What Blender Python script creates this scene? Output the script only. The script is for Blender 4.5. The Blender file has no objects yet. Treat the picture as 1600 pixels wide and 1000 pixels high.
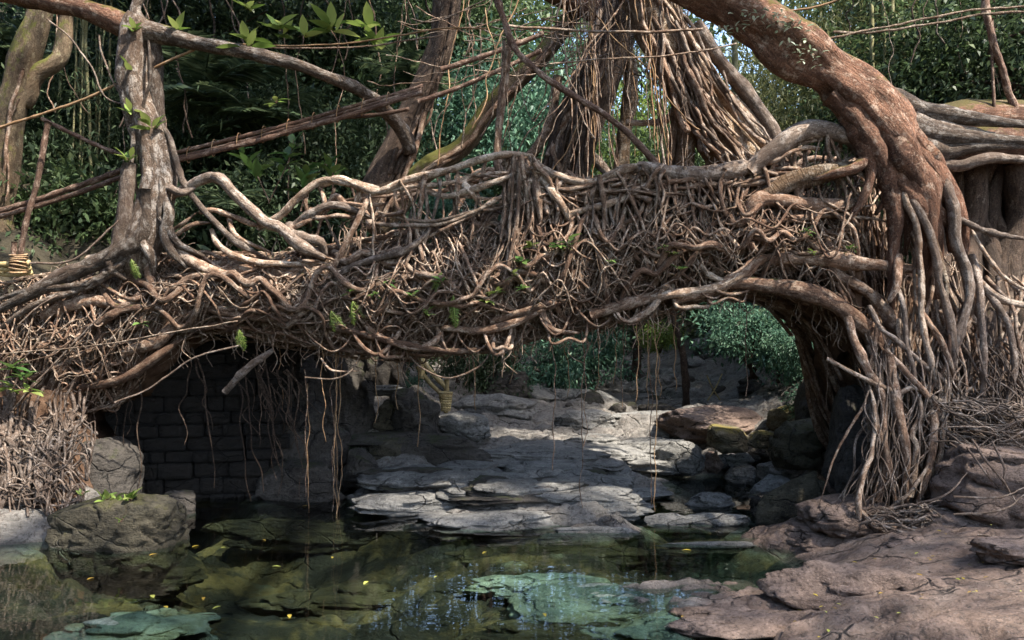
import bpy, math, random
import numpy as np
random.seed(7); rng = np.random.default_rng(7)
# ------------------------------------------------------------------ camera, sky, sun, exposure
F, CX, HY, EYE = 1256.0, 800.0, 520.0, 2.5          # pixels, pixels, horizon row, metres above the pool
sc = bpy.context.scene
col = sc.collection
cam_d = bpy.data.cameras.new('camera'); cam = bpy.data.objects.new('camera', cam_d); col.objects.link(cam)
cam.location = (0, 0, EYE); cam.rotation_euler = (math.radians(90), 0, 0)
cam_d.sensor_width = 36; cam_d.lens = 36*F/1600; cam_d.shift_y = 20/1600; cam_d.clip_end = 500
sc.camera = cam
SUN_EL, SUN_AZ = math.radians(53), math.radians(128)   # azimuth clockwise from +y
w = bpy.data.worlds.new('World'); sc.world = w; w.use_nodes = True
nt = w.node_tree; bg = nt.nodes['Background']
sky = nt.nodes.new('ShaderNodeTexSky'); sky.sky_type = 'NISHITA'; sky.sun_disc = False
sky.sun_elevation = SUN_EL; sky.sun_rotation = SUN_AZ; sky.air_density = 1.0; sky.dust_density = 1.5
nt.links.new(sky.outputs[0], bg.inputs[0]); bg.inputs[1].default_value = 0.15
sd = bpy.data.lights.new('sun', 'SUN'); sd.energy = 3.4; sd.angle = math.radians(1.2); sd.color = (1, .93, .83)
sun = bpy.data.objects.new('sun', sd); col.objects.link(sun)
sun.location = (20, -10, 40)
sun.rotation_euler = (math.pi/2 - SUN_EL, 0, math.pi - SUN_AZ)
sc.view_settings.view_transform = 'Standard'; sc.view_settings.look = 'None'
sc.view_settings.exposure = 2.15; sc.view_settings.gamma = 1
sc.cycles.use_denoising = True
sc.cycles.max_bounces = 6; sc.cycles.transparent_max_bounces = 6
sc.cycles.caustics_reflective = False; sc.cycles.caustics_refractive = False

# ------------------------------------------------------------------ helpers
def P(px, py, d):
    return np.array(((px-CX)/F*d, d, EYE-(py-HY)/F*d))
def G(px, py, z):
    return P(px, py, (EYE-z)*F/(py-HY))
def _h(ix, iy, iz, s):
    n = (ix*374761393 + iy*668265263 + iz*1274126177 + s*974711) & 0x7fffffff
    n = ((n ^ (n >> 13))*1103515245) & 0x7fffffff
    n = ((n ^ (n >> 15))*12345677) & 0x7fffffff
    return ((n >> 8) & 0xffff)/32767.5 - 1.0
def noise(p, s=0):
    p = np.asarray(p, float); i = np.floor(p).astype(np.int64); f = p-i; u = f*f*(3-2*f)
    x, y, z = i[..., 0], i[..., 1], i[..., 2]; a, b, c = u[..., 0], u[..., 1], u[..., 2]
    def L(t, m, n): return m+(n-m)*t
    return L(c, L(b, L(a, _h(x, y, z, s), _h(x+1, y, z, s)), L(a, _h(x, y+1, z, s), _h(x+1, y+1, z, s))),
             L(b, L(a, _h(x, y, z+1, s), _h(x+1, y, z+1, s)), L(a, _h(x, y+1, z+1, s), _h(x+1, y+1, z+1, s))))
def fbm(p, o=4, s=0):
    p = np.asarray(p, float); t = 0; a = 1.0
    for k in range(o):
        t = t+a*noise(p, s+k*17); p = p*2.03; a *= .5
    return t
def mesh(name, V, Q, attrs=None, smooth=True):
    V = np.asarray(V, np.float32); Q = np.asarray(Q, np.int32)
    m = bpy.data.meshes.new(name)
    m.vertices.add(len(V)); m.vertices.foreach_set('co', V.ravel())
    m.loops.add(Q.size); m.loops.foreach_set('vertex_index', Q.ravel())
    m.polygons.add(len(Q)); m.polygons.foreach_set('loop_start', np.arange(0, Q.size, 4, dtype=np.int32))
    if smooth: m.polygons.foreach_set('use_smooth', np.ones(len(Q), bool))
    for k, (t, a) in (attrs or {}).items():
        at = m.attributes.new(k, t, 'POINT')
        at.data.foreach_set('vector' if t == 'FLOAT_VECTOR' else 'value', np.asarray(a, np.float32).ravel())
    m.update(calc_edges=True)
    return m
def link(name, me, mat=None, parent=None, loc=None):
    o = bpy.data.objects.new(name, me); col.objects.link(o)
    if mat is not None and len(me.materials) == 0: me.materials.append(mat)
    if parent is not None: o.parent = parent
    if loc is not None: o.location = tuple(float(c) for c in loc)
    return o
def tag(o, label, cat, group=None, kind=None):
    o['label'] = label; o['category'] = cat
    if group: o['group'] = group
    if kind: o['kind'] = kind
    return o
def empty(name, loc, label, cat, group=None):
    o = bpy.data.objects.new(name, None); col.objects.link(o); o.location = tuple(float(c) for c in loc)
    o.empty_display_size = .2
    return tag(o, label, cat, group)
ZERO = np.zeros(3)
class MB:                                               # collects quads
    def __init__(s): s.V = []; s.Q = []; s.A = []; s.T = []; s.n = 0
    def add(s, V, Q, A=None, T=0.5):
        s.V.append(V); s.Q.append(np.asarray(Q)+s.n); s.A.append(V if A is None else A)
        s.T.append(np.full(len(V), T) if np.isscalar(T) else T); s.n += len(V)
    def build(s, name, mat, parent=None, org=ZERO, loc=None, smooth=True):
        V = np.concatenate(s.V)-org
        me = mesh(name, V, np.concatenate(s.Q), {'tube': ('FLOAT_VECTOR', np.concatenate(s.A)), 'tint': ('FLOAT', np.concatenate(s.T))}, smooth)
        return link(name, me, mat, parent, loc)
def spline(pts, step):
    p = np.asarray(pts, float)
    if len(p) == 2: p = np.array([p[0], (p[0]+p[1])/2, p[1]])
    q = np.vstack([2*p[0]-p[1], p, 2*p[-1]-p[-2]]); out = []
    for i in range(1, len(q)-2):
        n = max(2, int(np.linalg.norm(q[i+1][:3]-q[i][:3])/step))
        t = np.linspace(0, 1, n, endpoint=False)[:, None]
        a, b, c, d = q[i-1], q[i], q[i+1], q[i+2]
        out.append(.5*((2*b)+(c-a)*t+(2*a-5*b+4*c-d)*t*t+(3*b-a-3*c+d)*t**3))
    out.append(q[-2][None]); return np.vstack(out)
SEED = [100]
def tube(mb, pts, r, sides=8, wig=.35, rough=.14, flute=0, tint=None, step=None, cap=True):
    """pts: n x 3, r: scalar or per control point. Organic tube along a spline."""
    SEED[0] += 1; sd_ = SEED[0]
    pts = np.asarray(pts, float); rr = np.full(len(pts), r, float) if np.isscalar(r) else np.asarray(r, float)
    rm = rr.mean(); step = step or max(.035, rm*.9)
    c = spline(np.hstack([pts, rr[:, None]]), step); R = np.maximum(c[:, 3], .002); c = c[:, :3].copy(); n = len(c)
    s = np.concatenate([[0], np.cumsum(np.linalg.norm(np.diff(c, axis=0), axis=1))])
    if wig:
        f = 1/(rm*14+.12)
        for k in range(3):
            c[:, k] += noise(np.stack([s*f, np.full(n, k*7.3), np.full(n, sd_*1.7)], -1), 3)*wig*(rm*1.6+.012)
            c[:, k] += noise(np.stack([s*f*3, np.full(n, k*5.1), np.full(n, sd_*2.3)], -1), 4)*wig*(rm*.4+.003)
    R = R*(1+rough*.9*noise(np.stack([s/(rm*1.6+.012), np.full(n, 4.5), np.full(n, sd_*.7)], -1), 6)+rough*1.3*noise(np.stack([s/(rm*5+.02), np.full(n, 1.5), np.full(n, sd_*.37)], -1), 5))
    R = R*(1+rough*5*np.clip(noise(np.stack([s/(rm*4+.03), np.full(n, 8.5), np.full(n, sd_*.91)], -1), 7)-.42, 0, 1)); ell = .78+.3*((math.sin(sd_*12.9898)*43758.5) % 1)
    T = np.gradient(c, axis=0); T /= np.linalg.norm(T, axis=1)[:, None]+1e-9
    up = np.array([.13, .31, .94]) if abs(T[:, 2]).mean() < .8 else np.array([.95, .2, .1])
    N = np.cross(T, up); N /= np.linalg.norm(N, axis=1)[:, None]+1e-9; B = np.cross(T, N)
    th = np.linspace(0, 2*math.pi, sides, endpoint=False); ct, st = np.cos(th), np.sin(th)
    A = np.stack([np.broadcast_to(ct*rm, (n, sides)), np.broadcast_to(st*rm, (n, sides)), np.broadcast_to(s[:, None], (n, sides))], -1)
    k = 1+rough*1.2*fbm(np.stack([A[..., 0]/rm*1.1+sd_, A[..., 1]/rm*1.1, A[..., 2]/(rm*2.2+.02)], -1), 3, 9)
    if flute: k = k+flute*np.abs(np.sin(th*2.5+1.5*np.sin(s/(rm*4))[:, None]+sd_))-flute*.6
    V = c[:, None]+(N[:, None]*ct[None, :, None]+B[:, None]*st[None, :, None]*ell)*(R[:, None]*k)[..., None]
    i = np.arange(n-1)[:, None]*sides; j = np.arange(sides)[None]; j2 = (j+1) % sides
    Q = np.stack([i+j, i+j2, i+sides+j2, i+sides+j], -1).reshape(-1, 4)
    V = V.reshape(-1, 3); A = A.reshape(-1, 3)+np.array([sd_ % 37, sd_ % 53, 0])
    if cap:
        e = []
        for base in (0, (n-1)*sides):
            for q in range(1, sides//2):
                e.append([base+q-1, base+q, base+sides-q-1 if sides-q-1 > q else base+q, base+sides-q])
        e = [x for x in e if len(set(x)) == 4]
        if e: Q = np.vstack([Q, e])
    mb.add(V, Q, A, random.random() if tint is None else tint)
def tube_obj(name, pts, r, mat, parent=None, org=ZERO, loc=None, **k):
    mb = MB(); tube(mb, pts, r, **k); return mb.build(name, mat, parent, org, loc)
def box_mesh(name, sx, sy, sz, jit=0, seed=0, n=1):
    """box with bevel-ish rounding as a subdivided cube of quads"""
    V, Q = cube_sphere(n*2+2)
    m = np.abs(V).max(1)[:, None]; C = V/m
    e = np.sign(C)*np.abs(C)
    L = np.linalg.norm(C, axis=1)[:, None]
    C = C*(1-.035*((L-1)/.73)**2)
    C = C+jit*np.stack([noise(C*1.7+seed, 1), noise(C*1.7+seed, 2), noise(C*1.7+seed, 3)], -1)
    return mesh(name, C*np.array([sx, sy, sz])/2, Q, None, False)
_cs = {}
def cube_sphere(n):
    if n in _cs: return _cs[n]
    idx = {}; V = []; Q = []
    def vid(p):
        k = tuple(p)
        if k not in idx: idx[k] = len(V); V.append(p)
        return idx[k]
    for ax in range(3):
        for sgn in (0, n):
            for i in range(n):
                for j in range(n):
                    q = []
                    for (a, b) in ((0, 0), (1, 0), (1, 1), (0, 1)):
                        p = [0, 0, 0]; p[ax] = sgn; p[(ax+1) % 3] = i+a; p[(ax+2) % 3] = j+b; q.append(vid(tuple(p)))
                    Q.append(q if sgn else q[::-1])
    C = np.array(V, float)/n*2-1
    C = np.tan(C*math.pi/4*.98)
    S = C/np.linalg.norm(C, axis=1)[:, None]
    _cs[n] = (S, np.array(Q)); return _cs[n]

# ------------------------------------------------------------------ materials
class NT:
    def __init__(s, name):
        s.m = bpy.data.materials.new(name); s.m.use_nodes = True; s.t = s.m.node_tree; s.t.nodes.clear()
        s.out = s.n('ShaderNodeOutputMaterial')
    def n(s, typ, **k):
        x = s.t.nodes.new(typ)
        for a, b in k.items(): setattr(x, a, b)
        return x
    def l(s, a, b): s.t.links.new(a, b)
    def noise(s, vec, scale, detail=4, rough=.55, dist=0):
        x = s.n('ShaderNodeTexNoise'); x.inputs['Scale'].default_value = scale; x.inputs['Detail'].default_value = detail
        x.inputs['Roughness'].default_value = rough; x.inputs['Distortion'].default_value = dist
        if vec is not None: s.l(vec, x.inputs['Vector'])
        return x.outputs['Fac']
    def ramp(s, f, stops):
        x = s.n('ShaderNodeValToRGB'); e = x.color_ramp.elements
        while len(e) < len(stops): e.new(.5)
        for q, (p, c) in zip(e, stops):
            q.position = p; q.color = (*c, 1) if len(c) == 3 else c
        s.l(f, x.inputs[0]); return x.outputs[0]
    def mix(s, f, a, b, mode='MIX'):
        x = s.n('ShaderNodeMix', data_type='RGBA', blend_type=mode)
        for sock, v in ((x.inputs[0], f), (x.inputs[6], a), (x.inputs[7], b)):
            if hasattr(v, 'is_linked'): s.l(v, sock)
            elif isinstance(v, (int, float)): sock.default_value = v
            else: sock.default_value = (*v, 1)
        return x.outputs[2]
    def math(s, op, a, b=None):
        x = s.n('ShaderNodeMath', operation=op)
        for sock, v in zip(x.inputs, (a, b)):
            if v is None: continue
            if hasattr(v, 'is_linked'): s.l(v, sock)
            else: sock.default_value = v
        return x.outputs[0]
    def mapv(s, vec, sc_):
        x = s.n('ShaderNodeMapping'); x.inputs['Scale'].default_value = sc_; s.l(vec, x.inputs['Vector']); return x.outputs[0]
    def bump(s, h, strength, dist):
        x = s.n('ShaderNodeBump'); x.inputs['Strength'].default_value = strength; x.inputs['Distance'].default_value = dist
        s.l(h, x.inputs['Height']); return x.outputs[0]
    def bsdf(s, c, rough=.8, nrm=None, spec=.3):
        x = s.n('ShaderNodeBsdfPrincipled'); x.inputs['Roughness'].default_value = rough if not hasattr(rough, 'is_linked') else .5
        if hasattr(rough, 'is_linked'): s.l(rough, x.inputs['Roughness'])
        x.inputs['Specular IOR Level'].default_value = spec
        if hasattr(c, 'is_linked'): s.l(c, x.inputs['Base Color'])
        else: x.inputs['Base Color'].default_value = (*c, 1)
        if nrm is not None: s.l(nrm, x.inputs['Normal'])
        return x.outputs[0]
    def done(s, sh): s.l(sh, s.out.inputs[0]); return s.m
def bark(name, dark, mid, pale, lich=.5, moss=None, moss_amt=.5, bumps=.6, ring=0):
    t = NT(name); a = t.n('ShaderNodeAttribute', attribute_name='tube').outputs['Vector']
    ti = t.n('ShaderNodeAttribute', attribute_name='tint').outputs['Fac']
    geo = t.n('ShaderNodeNewGeometry')
    f1 = t.noise(t.mapv(a, (18, 18, 5)), 1, 6, .7)
    c = t.ramp(f1, [(.3, dark), (.62, mid)])
    f2 = t.noise(t.mapv(a, (13, 13, 8)), 1, 5, .7)
    c = t.mix(t.ramp(f2, [(lich-.04, (0, 0, 0)), (lich+.05, (.85, .85, .85))]), c, pale)
    sp = t.noise(a, 42, 5, .75)
    c = t.mix(t.ramp(sp, [(.36, (.9, .9, .9)), (.5, (0, 0, 0))]), c, (dark[0]*.45, dark[1]*.45, dark[2]*.45))
    c = t.mix(t.ramp(t.noise(a, 55, 4, .7), [(.57, (0, 0, 0)), (.66, (.55, .55, .55))]), c, tuple(min(.7, q*1.25) for q in pale))
    c = t.mix(t.ramp(t.noise(geo.outputs['Position'], 4.5, 4, .65), [(.36, (.6, .6, .6)), (.52, (0, 0, 0))]), c, (dark[0]*.8, dark[1]*.75, dark[2]*.7))
    f4 = t.noise(geo.outputs['Position'], 1.1, 3)
    c = t.mix(t.ramp(f4, [(.4, (0, 0, 0)), (.7, (.45, .45, .45))]), c, (dark[0]*1.6, dark[1]*1.3, dark[2]*1.1))
    v = t.n('ShaderNodeMapRange'); t.l(ti, v.inputs[0]); v.inputs[3].default_value = .62; v.inputs[4].default_value = 1.3
    h = t.n('ShaderNodeHueSaturation'); t.l(c, h.inputs['Color']); t.l(v.outputs[0], h.inputs['Value']); c = h.outputs[0]
    if moss:
        sx = t.n('ShaderNodeSeparateXYZ'); t.l(geo.outputs['Normal'], sx.inputs[0])
        f3 = t.noise(geo.outputs['Position'], 7, 5, .7)
        mm = t.math('ADD', t.math('MULTIPLY', sx.outputs[2], .45), f3)
        c = t.mix(t.ramp(mm, [(moss_amt, (0, 0, 0)), (moss_amt+.15, (.9, .9, .9))]), c, moss)
    fb = t.noise(t.mapv(a, (34, 34, 13)), 1, 7, .75)
    hb = fb
    if ring:
        hb = t.math('ADD', fb, t.math('MULTIPLY', t.noise(t.mapv(a, (6, 6, 60)), 1, 3), ring))
    hb = t.math('ADD', hb, t.math('MULTIPLY', f1, 1.2))
    return t.done(t.bsdf(c, .82, t.bump(hb, bumps, .055), .25))
M = {}
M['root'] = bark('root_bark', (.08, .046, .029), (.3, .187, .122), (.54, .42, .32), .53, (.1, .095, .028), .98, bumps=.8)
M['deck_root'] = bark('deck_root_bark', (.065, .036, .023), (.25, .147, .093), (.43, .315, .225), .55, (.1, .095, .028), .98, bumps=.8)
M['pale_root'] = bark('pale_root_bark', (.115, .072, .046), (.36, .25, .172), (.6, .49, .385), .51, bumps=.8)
M['grey_root'] = bark('grey_root_bark', (.07, .05, .038), (.23, .168, .125), (.4, .335, .28), .54, bumps=.7)
M['left_bark'] = bark('fig_bark_grey', (.04, .028, .02), (.17, .12, .085), (.42, .37, .32), .54, (.10, .085, .02), .95, .9)
M['red_bark'] = bark('fig_bark_red', (.05, .024, .014), (.24, .12, .072), (.42, .31, .23), .58, (.085, .07, .012), .72, .9)
M['mossy_bark'] = bark('mossy_bark', (.07, .05, .03), (.22, .16, .1), (.4, .34, .22), .6, (.13, .13, .025), .52, .9)
M['dark_bark'] = bark('dark_bark', (.03, .02, .014), (.13, .085, .058), (.26, .2, .15), .6, (.06, .07, .02), .95, 1)
M['scaly_bark'] = bark('scaly_bark', (.1, .06, .032), (.28, .185, .105), (.52, .43, .33), .53, bumps=1, ring=1.2)
M['bamboo'] = bark('bamboo_pole_skin', (.05, .027, .018), (.17, .1, .068), (.4, .3, .23), .56, bumps=.4)
M['culm'] = bark('bamboo_culm_skin', (.1, .1, .045), (.24, .23, .12), (.4, .38, .28), .62, bumps=.2)
M['dry'] = bark('dry_bamboo', (.3, .23, .1), (.48, .38, .19), (.6, .52, .32), .6, bumps=.3)
M['twine'] = bark('cane_twine', (.2, .12, .06), (.38, .25, .14), (.5, .38, .25), .6, bumps=.2)
def earth_mat():
    t = NT('root_earth'); p = t.n('ShaderNodeNewGeometry').outputs['Position']
    c = t.ramp(t.noise(p, 3, 8, .7), [(.32, (.035, .02, .013)), (.55, (.16, .095, .06)), (.72, (.28, .185, .125))])
    return t.done(t.bsdf(c, .95, t.bump(t.noise(p, 14, 8, .75), 1, .08), .1))
M['earth'] = earth_mat()
def crack(t, p, scale):
    n = t.n('ShaderNodeTexNoise'); n.inputs['Scale'].default_value = 2.2; n.inputs['Detail'].default_value = 5; t.l(p, n.inputs['Vector'])
    mx = t.n('ShaderNodeMix', data_type='VECTOR'); mx.inputs[0].default_value = .25; t.l(p, mx.inputs[4]); t.l(n.outputs['Color'], mx.inputs[5])
    v = t.n('ShaderNodeTexVoronoi', feature='DISTANCE_TO_EDGE'); v.inputs['Scale'].default_value = scale; t.l(t.mapv(mx.outputs[1], (.8, 1.4, 1.8)), v.inputs['Vector'])
    br = t.ramp(t.noise(p, 1.7, 3), [(.42, (0, 0, 0)), (.56, (1, 1, 1))])
    return t.math('MULTIPLY', t.ramp(v.outputs['Distance'], [(.0, (1, 1, 1)), (.022, (0, 0, 0))]), br)
def rock_mat(name, dark, mid, pale, moss=None, moss_at=.6, wet=True, spots=.7, blue=False):
    t = NT(name); g = t.n('ShaderNodeNewGeometry'); p = g.outputs['Position']
    n1 = t.noise(p, 1.3, 8, .65); n2 = t.noise(t.mapv(p, (4, 4, 9)), 1, 8, .7); n3 = t.noise(p, 26, 6, .7)
    c = t.ramp(n2, [(.3, dark), (.6, mid)])
    c = t.mix(t.ramp(n1, [(.45, (0, 0, 0)), (.68, (.65, .65, .65))]), c, pale)
    c = t.mix(t.ramp(t.noise(p, 9, 5, .75), [(spots-.03, (0, 0, 0)), (spots+.03, (.7, .7, .7))]), c, tuple(min(.62, q*1.9) for q in pale))
    c = t.mix(t.ramp(t.noise(p, 17, 6, .8), [(.36, (.85, .85, .85)), (.5, (0, 0, 0))]), c, tuple(q*.5 for q in dark))
    c = t.mix(t.ramp(t.noise(p, 38, 4, .75), [(.56, (0, 0, 0)), (.68, (.5, .5, .5))]), c, tuple(min(.6, q*1.35) for q in pale))
    ck = crack(t, p, 1.6); c = t.mix(t.math('MULTIPLY', ck, .8), c, tuple(q*.3 for q in dark))
    sx = t.n('ShaderNodeSeparateXYZ'); t.l(p, sx.inputs[0])
    if moss:
        sn = t.n('ShaderNodeSeparateXYZ'); t.l(g.outputs['Normal'], sn.inputs[0])
        mm = t.math('ADD', t.math('MULTIPLY', sn.outputs[2], .22), t.noise(p, 3.3, 6, .7))
        c = t.mix(t.ramp(mm, [(moss_at, (0, 0, 0)), (moss_at+.14, (.9, .9, .9))]), c, moss)
    rough = .85
    # algae film grown on whatever lies below the pool's surface
    zn = t.math('ADD', sx.outputs[2], t.math('MULTIPLY', t.noise(p, 5, 4), .05))
    alg = t.ramp(t.noise(p, 2.6 if blue else 1.3, 8, .72), [(.38, (.025, .022, .012)), (.52, (.1, .075, .028)), (.66, (.21, .17, .08))] if not blue else [(.34, (.14, .12, .05)), (.44, (.36, .38, .24)), (.56, (.6, .64, .5))])
    c = t.mix(t.ramp(t.math('MULTIPLY', zn, -12), [(-.0, (0, 0, 0)), (.5, (1, 1, 1))]), c, alg)
    if wet:
        wf = t.ramp(t.math('MULTIPLY', zn, 4), [(.12, (1, 1, 1)), (.34, (0, 0, 0))])
        c = t.mix(t.math('MULTIPLY', wf, .45), c, tuple(q*.5 for q in dark))
        rough = t.math('SUBTRACT', .85, t.math('MULTIPLY', wf, .4))
    hb = t.math('SUBTRACT', t.math('ADD', t.math('MULTIPLY', n2, 1.0), t.math('MULTIPLY', n3, .5)), t.math('MULTIPLY', ck, .6))
    return t.done(t.bsdf(c, rough, t.bump(hb, 1, .09), .35))
M['rock_grey'] = rock_mat('grey_rock', (.08, .078, .072), (.24, .23, .21), (.35, .34, .315))
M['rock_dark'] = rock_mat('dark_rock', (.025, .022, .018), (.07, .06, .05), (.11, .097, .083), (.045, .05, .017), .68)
M['rock_warm'] = rock_mat('warm_rock', (.075, .05, .038), (.24, .168, .13), (.35, .26, .21))
M['rock_moss'] = rock_mat('mossy_rock', (.022, .019, .013), (.075, .064, .042), (.13, .115, .075), (.06, .056, .018), .66)
M['rock_yellow'] = rock_mat('yellow_lichen_rock', (.06, .05, .03), (.17, .14, .085), (.26, .23, .16), (.2, .16, .04), .62)
M['rock_blue'] = rock_mat('pale_algae_slab', (.1, .12, .09), (.3, .38, .32), (.44, .52, .44), blue=True)
M['block'] = rock_mat('shaded_masonry_block', (.005, .0045, .0035), (.014, .0115, .009), (.022, .018, .014), (.009, .01, .005), .7)  # near-black: the bridge's shade is put into the block colour
def bed_mat():
    t = NT('stream_bed_rock'); g = t.n('ShaderNodeNewGeometry'); p = g.outputs['Position']
    sx = t.n('ShaderNodeSeparateXYZ'); t.l(p, sx.inputs[0])
    n1 = t.noise(p, .9, 8, .65); n2 = t.noise(t.mapv(p, (2.2, 5, 8)), 1, 9, .72); n3 = t.noise(p, 22, 6, .7)
    c = t.ramp(n2, [(.3, (.08, .075, .067)), (.6, (.26, .24, .213))])
    xf = t.ramp(t.math('ADD', t.math('SUBTRACT', t.math('MULTIPLY', sx.outputs[0], .3), t.math('MULTIPLY', t.math('MAXIMUM', t.math('SUBTRACT', sx.outputs[1], 10.0), 0.0), .35)), t.math('MULTIPLY', n1, .8)), [(.75, (0, 0, 0)), (1.0, (1, 1, 1))])
    warm = t.ramp(n2, [(.3, (.1, .066, .05)), (.62, (.28, .195, .15))])
    c = t.mix(xf, c, warm)
    c = t.mix(t.ramp(n1, [(.5, (0, 0, 0)), (.72, (.5, .5, .5))]), c, (.32, .28, .24))
    c = t.mix(t.ramp(t.noise(p, 15, 6, .8), [(.36, (.85, .85, .85)), (.5, (0, 0, 0))]), c, (.04, .032, .026))
    c = t.mix(t.ramp(t.noise(p, 36, 4, .75), [(.57, (0, 0, 0)), (.68, (.5, .5, .5))]), c, (.4, .34, .29))
    c = t.mix(t.ramp(t.noise(p, 3.1, 5, .7), [(.55, (0, 0, 0)), (.7, (.5, .5, .5))]), c, (.12, .085, .06))
    ck = crack(t, p, 1.3); c = t.mix(t.math('MULTIPLY', ck, .85), c, (.02, .016, .013))
    far = t.ramp(t.math('MULTIPLY', sx.outputs[2], .1), [(.16, (0, 0, 0)), (.3, (1, 1, 1))])
    soil = t.ramp(t.noise(p, 2, 8, .7), [(.3, (.02, .016, .01)), (.6, (.06, .05, .028)), (.75, (.045, .06, .02))])
    c = t.mix(far, c, soil)
    zn = t.math('ADD', sx.outputs[2], t.math('MULTIPLY', t.noise(p, 5, 4), .05))
    alg = t.ramp(t.noise(p, 1.0, 7, .68), [(.36, (.014, .015, .011)), (.5, (.05, .042, .019)), (.6, (.26, .18, .06)), (.76, (.3, .28, .16))])
    alg = t.mix(t.ramp(t.math('ADD', t.math('MULTIPLY', zn, -5), t.math('MULTIPLY', t.noise(p, 2.4, 6, .7), 1.0)), [(.5, (1, 1, 1)), (1.0, (0, 0, 0))]), alg, t.ramp(t.noise(p, 4, 7, .75), [(.38, (.14, .11, .045)), (.5, (.36, .36, .22)), (.62, (.56, .6, .45))]))
    c = t.mix(t.ramp(t.math('MULTIPLY', zn, -10), [(0, (0, 0, 0)), (.5, (1, 1, 1))]), c, alg)
    wf = t.ramp(t.math('MULTIPLY', zn, 4), [(.1, (1, 1, 1)), (.3, (0, 0, 0))])
    c = t.mix(t.math('MULTIPLY', wf, .4), c, (.03, .027, .022))
    rough = t.math('SUBTRACT', .85, t.math('MULTIPLY', wf, .4))
    hb = t.math('SUBTRACT', t.math('ADD', n2, t.math('MULTIPLY', n3, .5)), t.math('MULTIPLY', ck, .6))
    return t.done(t.bsdf(c, rough, t.bump(hb, 1, .1), .35))
M['bed'] = bed_mat()
def water_mat():
    t = NT('pool_water'); p = t.n('ShaderNodeNewGeometry').outputs['Position']
    h = t.noise(t.mapv(p, (1.2, 3, 1)), 1, 3, .5)
    nb = t.bump(h, .06, .05)
    tr = t.n('ShaderNodeBsdfTransparent'); tr.inputs[0].default_value = (.74, .89, .85, 1)
    gl = t.n('ShaderNodeBsdfGlossy'); gl.inputs['Roughness'].default_value = .012; t.l(nb, gl.inputs['Normal'])
    gl.inputs['Color'].default_value = (1, 1, 1, 1)
    fr = t.n('ShaderNodeFresnel'); fr.inputs[0].default_value = 1.33; t.l(nb, fr.inputs['Normal'])
    mx = t.n('ShaderNodeMixShader'); t.l(fr.outputs[0], mx.inputs[0]); t.l(tr.outputs[0], mx.inputs[1]); t.l(gl.outputs[0], mx.inputs[2])
    return t.done(mx.outputs[0])
M['water'] = water_mat()
def leaf_mat(name, c0, c1, c2, rough=.45, trans=.3):
    t = NT(name); ti = t.n('ShaderNodeAttribute', attribute_name='tint').outputs['Fac']
    c = t.ramp(ti, [(.05, c0), (.55, c1), (.97, c2)])
    oi = t.n('ShaderNodeObjectInfo'); v = t.n('ShaderNodeMapRange'); t.l(oi.outputs['Random'], v.inputs[0]); v.inputs[3].default_value = .8; v.inputs[4].default_value = 1.2
    h = t.n('ShaderNodeHueSaturation'); t.l(c, h.inputs['Color']); t.l(v.outputs[0], h.inputs['Value']); c = h.outputs[0]
    b = t.bsdf(c, rough, None, .22)
    tr = t.n('ShaderNodeBsdfTranslucent'); t.l(c, tr.inputs[0])
    mx = t.n('ShaderNodeMixShader'); mx.inputs[0].default_value = trans; t.l(b, mx.inputs[1]); t.l(tr.outputs[0], mx.inputs[2])
    return t.done(mx.outputs[0])
M['leaf_dark'] = leaf_mat('dark_leaf', (.026, .044, .023), (.054, .082, .041), (.1, .13, .062))
M['leaf_mid'] = leaf_mat('mid_leaf', (.028, .048, .02), (.06, .094, .038), (.115, .15, .06))
M['leaf_blue'] = leaf_mat('bluish_leaf', (.03, .075, .05), (.075, .155, .1), (.14, .23, .14))
M['leaf_bright'] = leaf_mat('bright_leaf', (.08, .14, .025), (.16, .23, .05), (.27, .32, .09))
M['leaf_dry'] = leaf_mat('bamboo_leaf', (.05, .06, .022), (.11, .12, .045), (.2, .19, .09))
M['leaf_gloss'] = leaf_mat('glossy_leaf', (.04, .09, .025), (.075, .15, .04), (.14, .22, .06), .25)
M['leaf_pale'] = leaf_mat('pale_leaf', (.22, .28, .17), (.34, .4, .27), (.46, .5, .38))
M['leaf_fall'] = leaf_mat('fallen_leaf', (.3, .18, .04), (.45, .33, .05), (.4, .42, .1))

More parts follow.
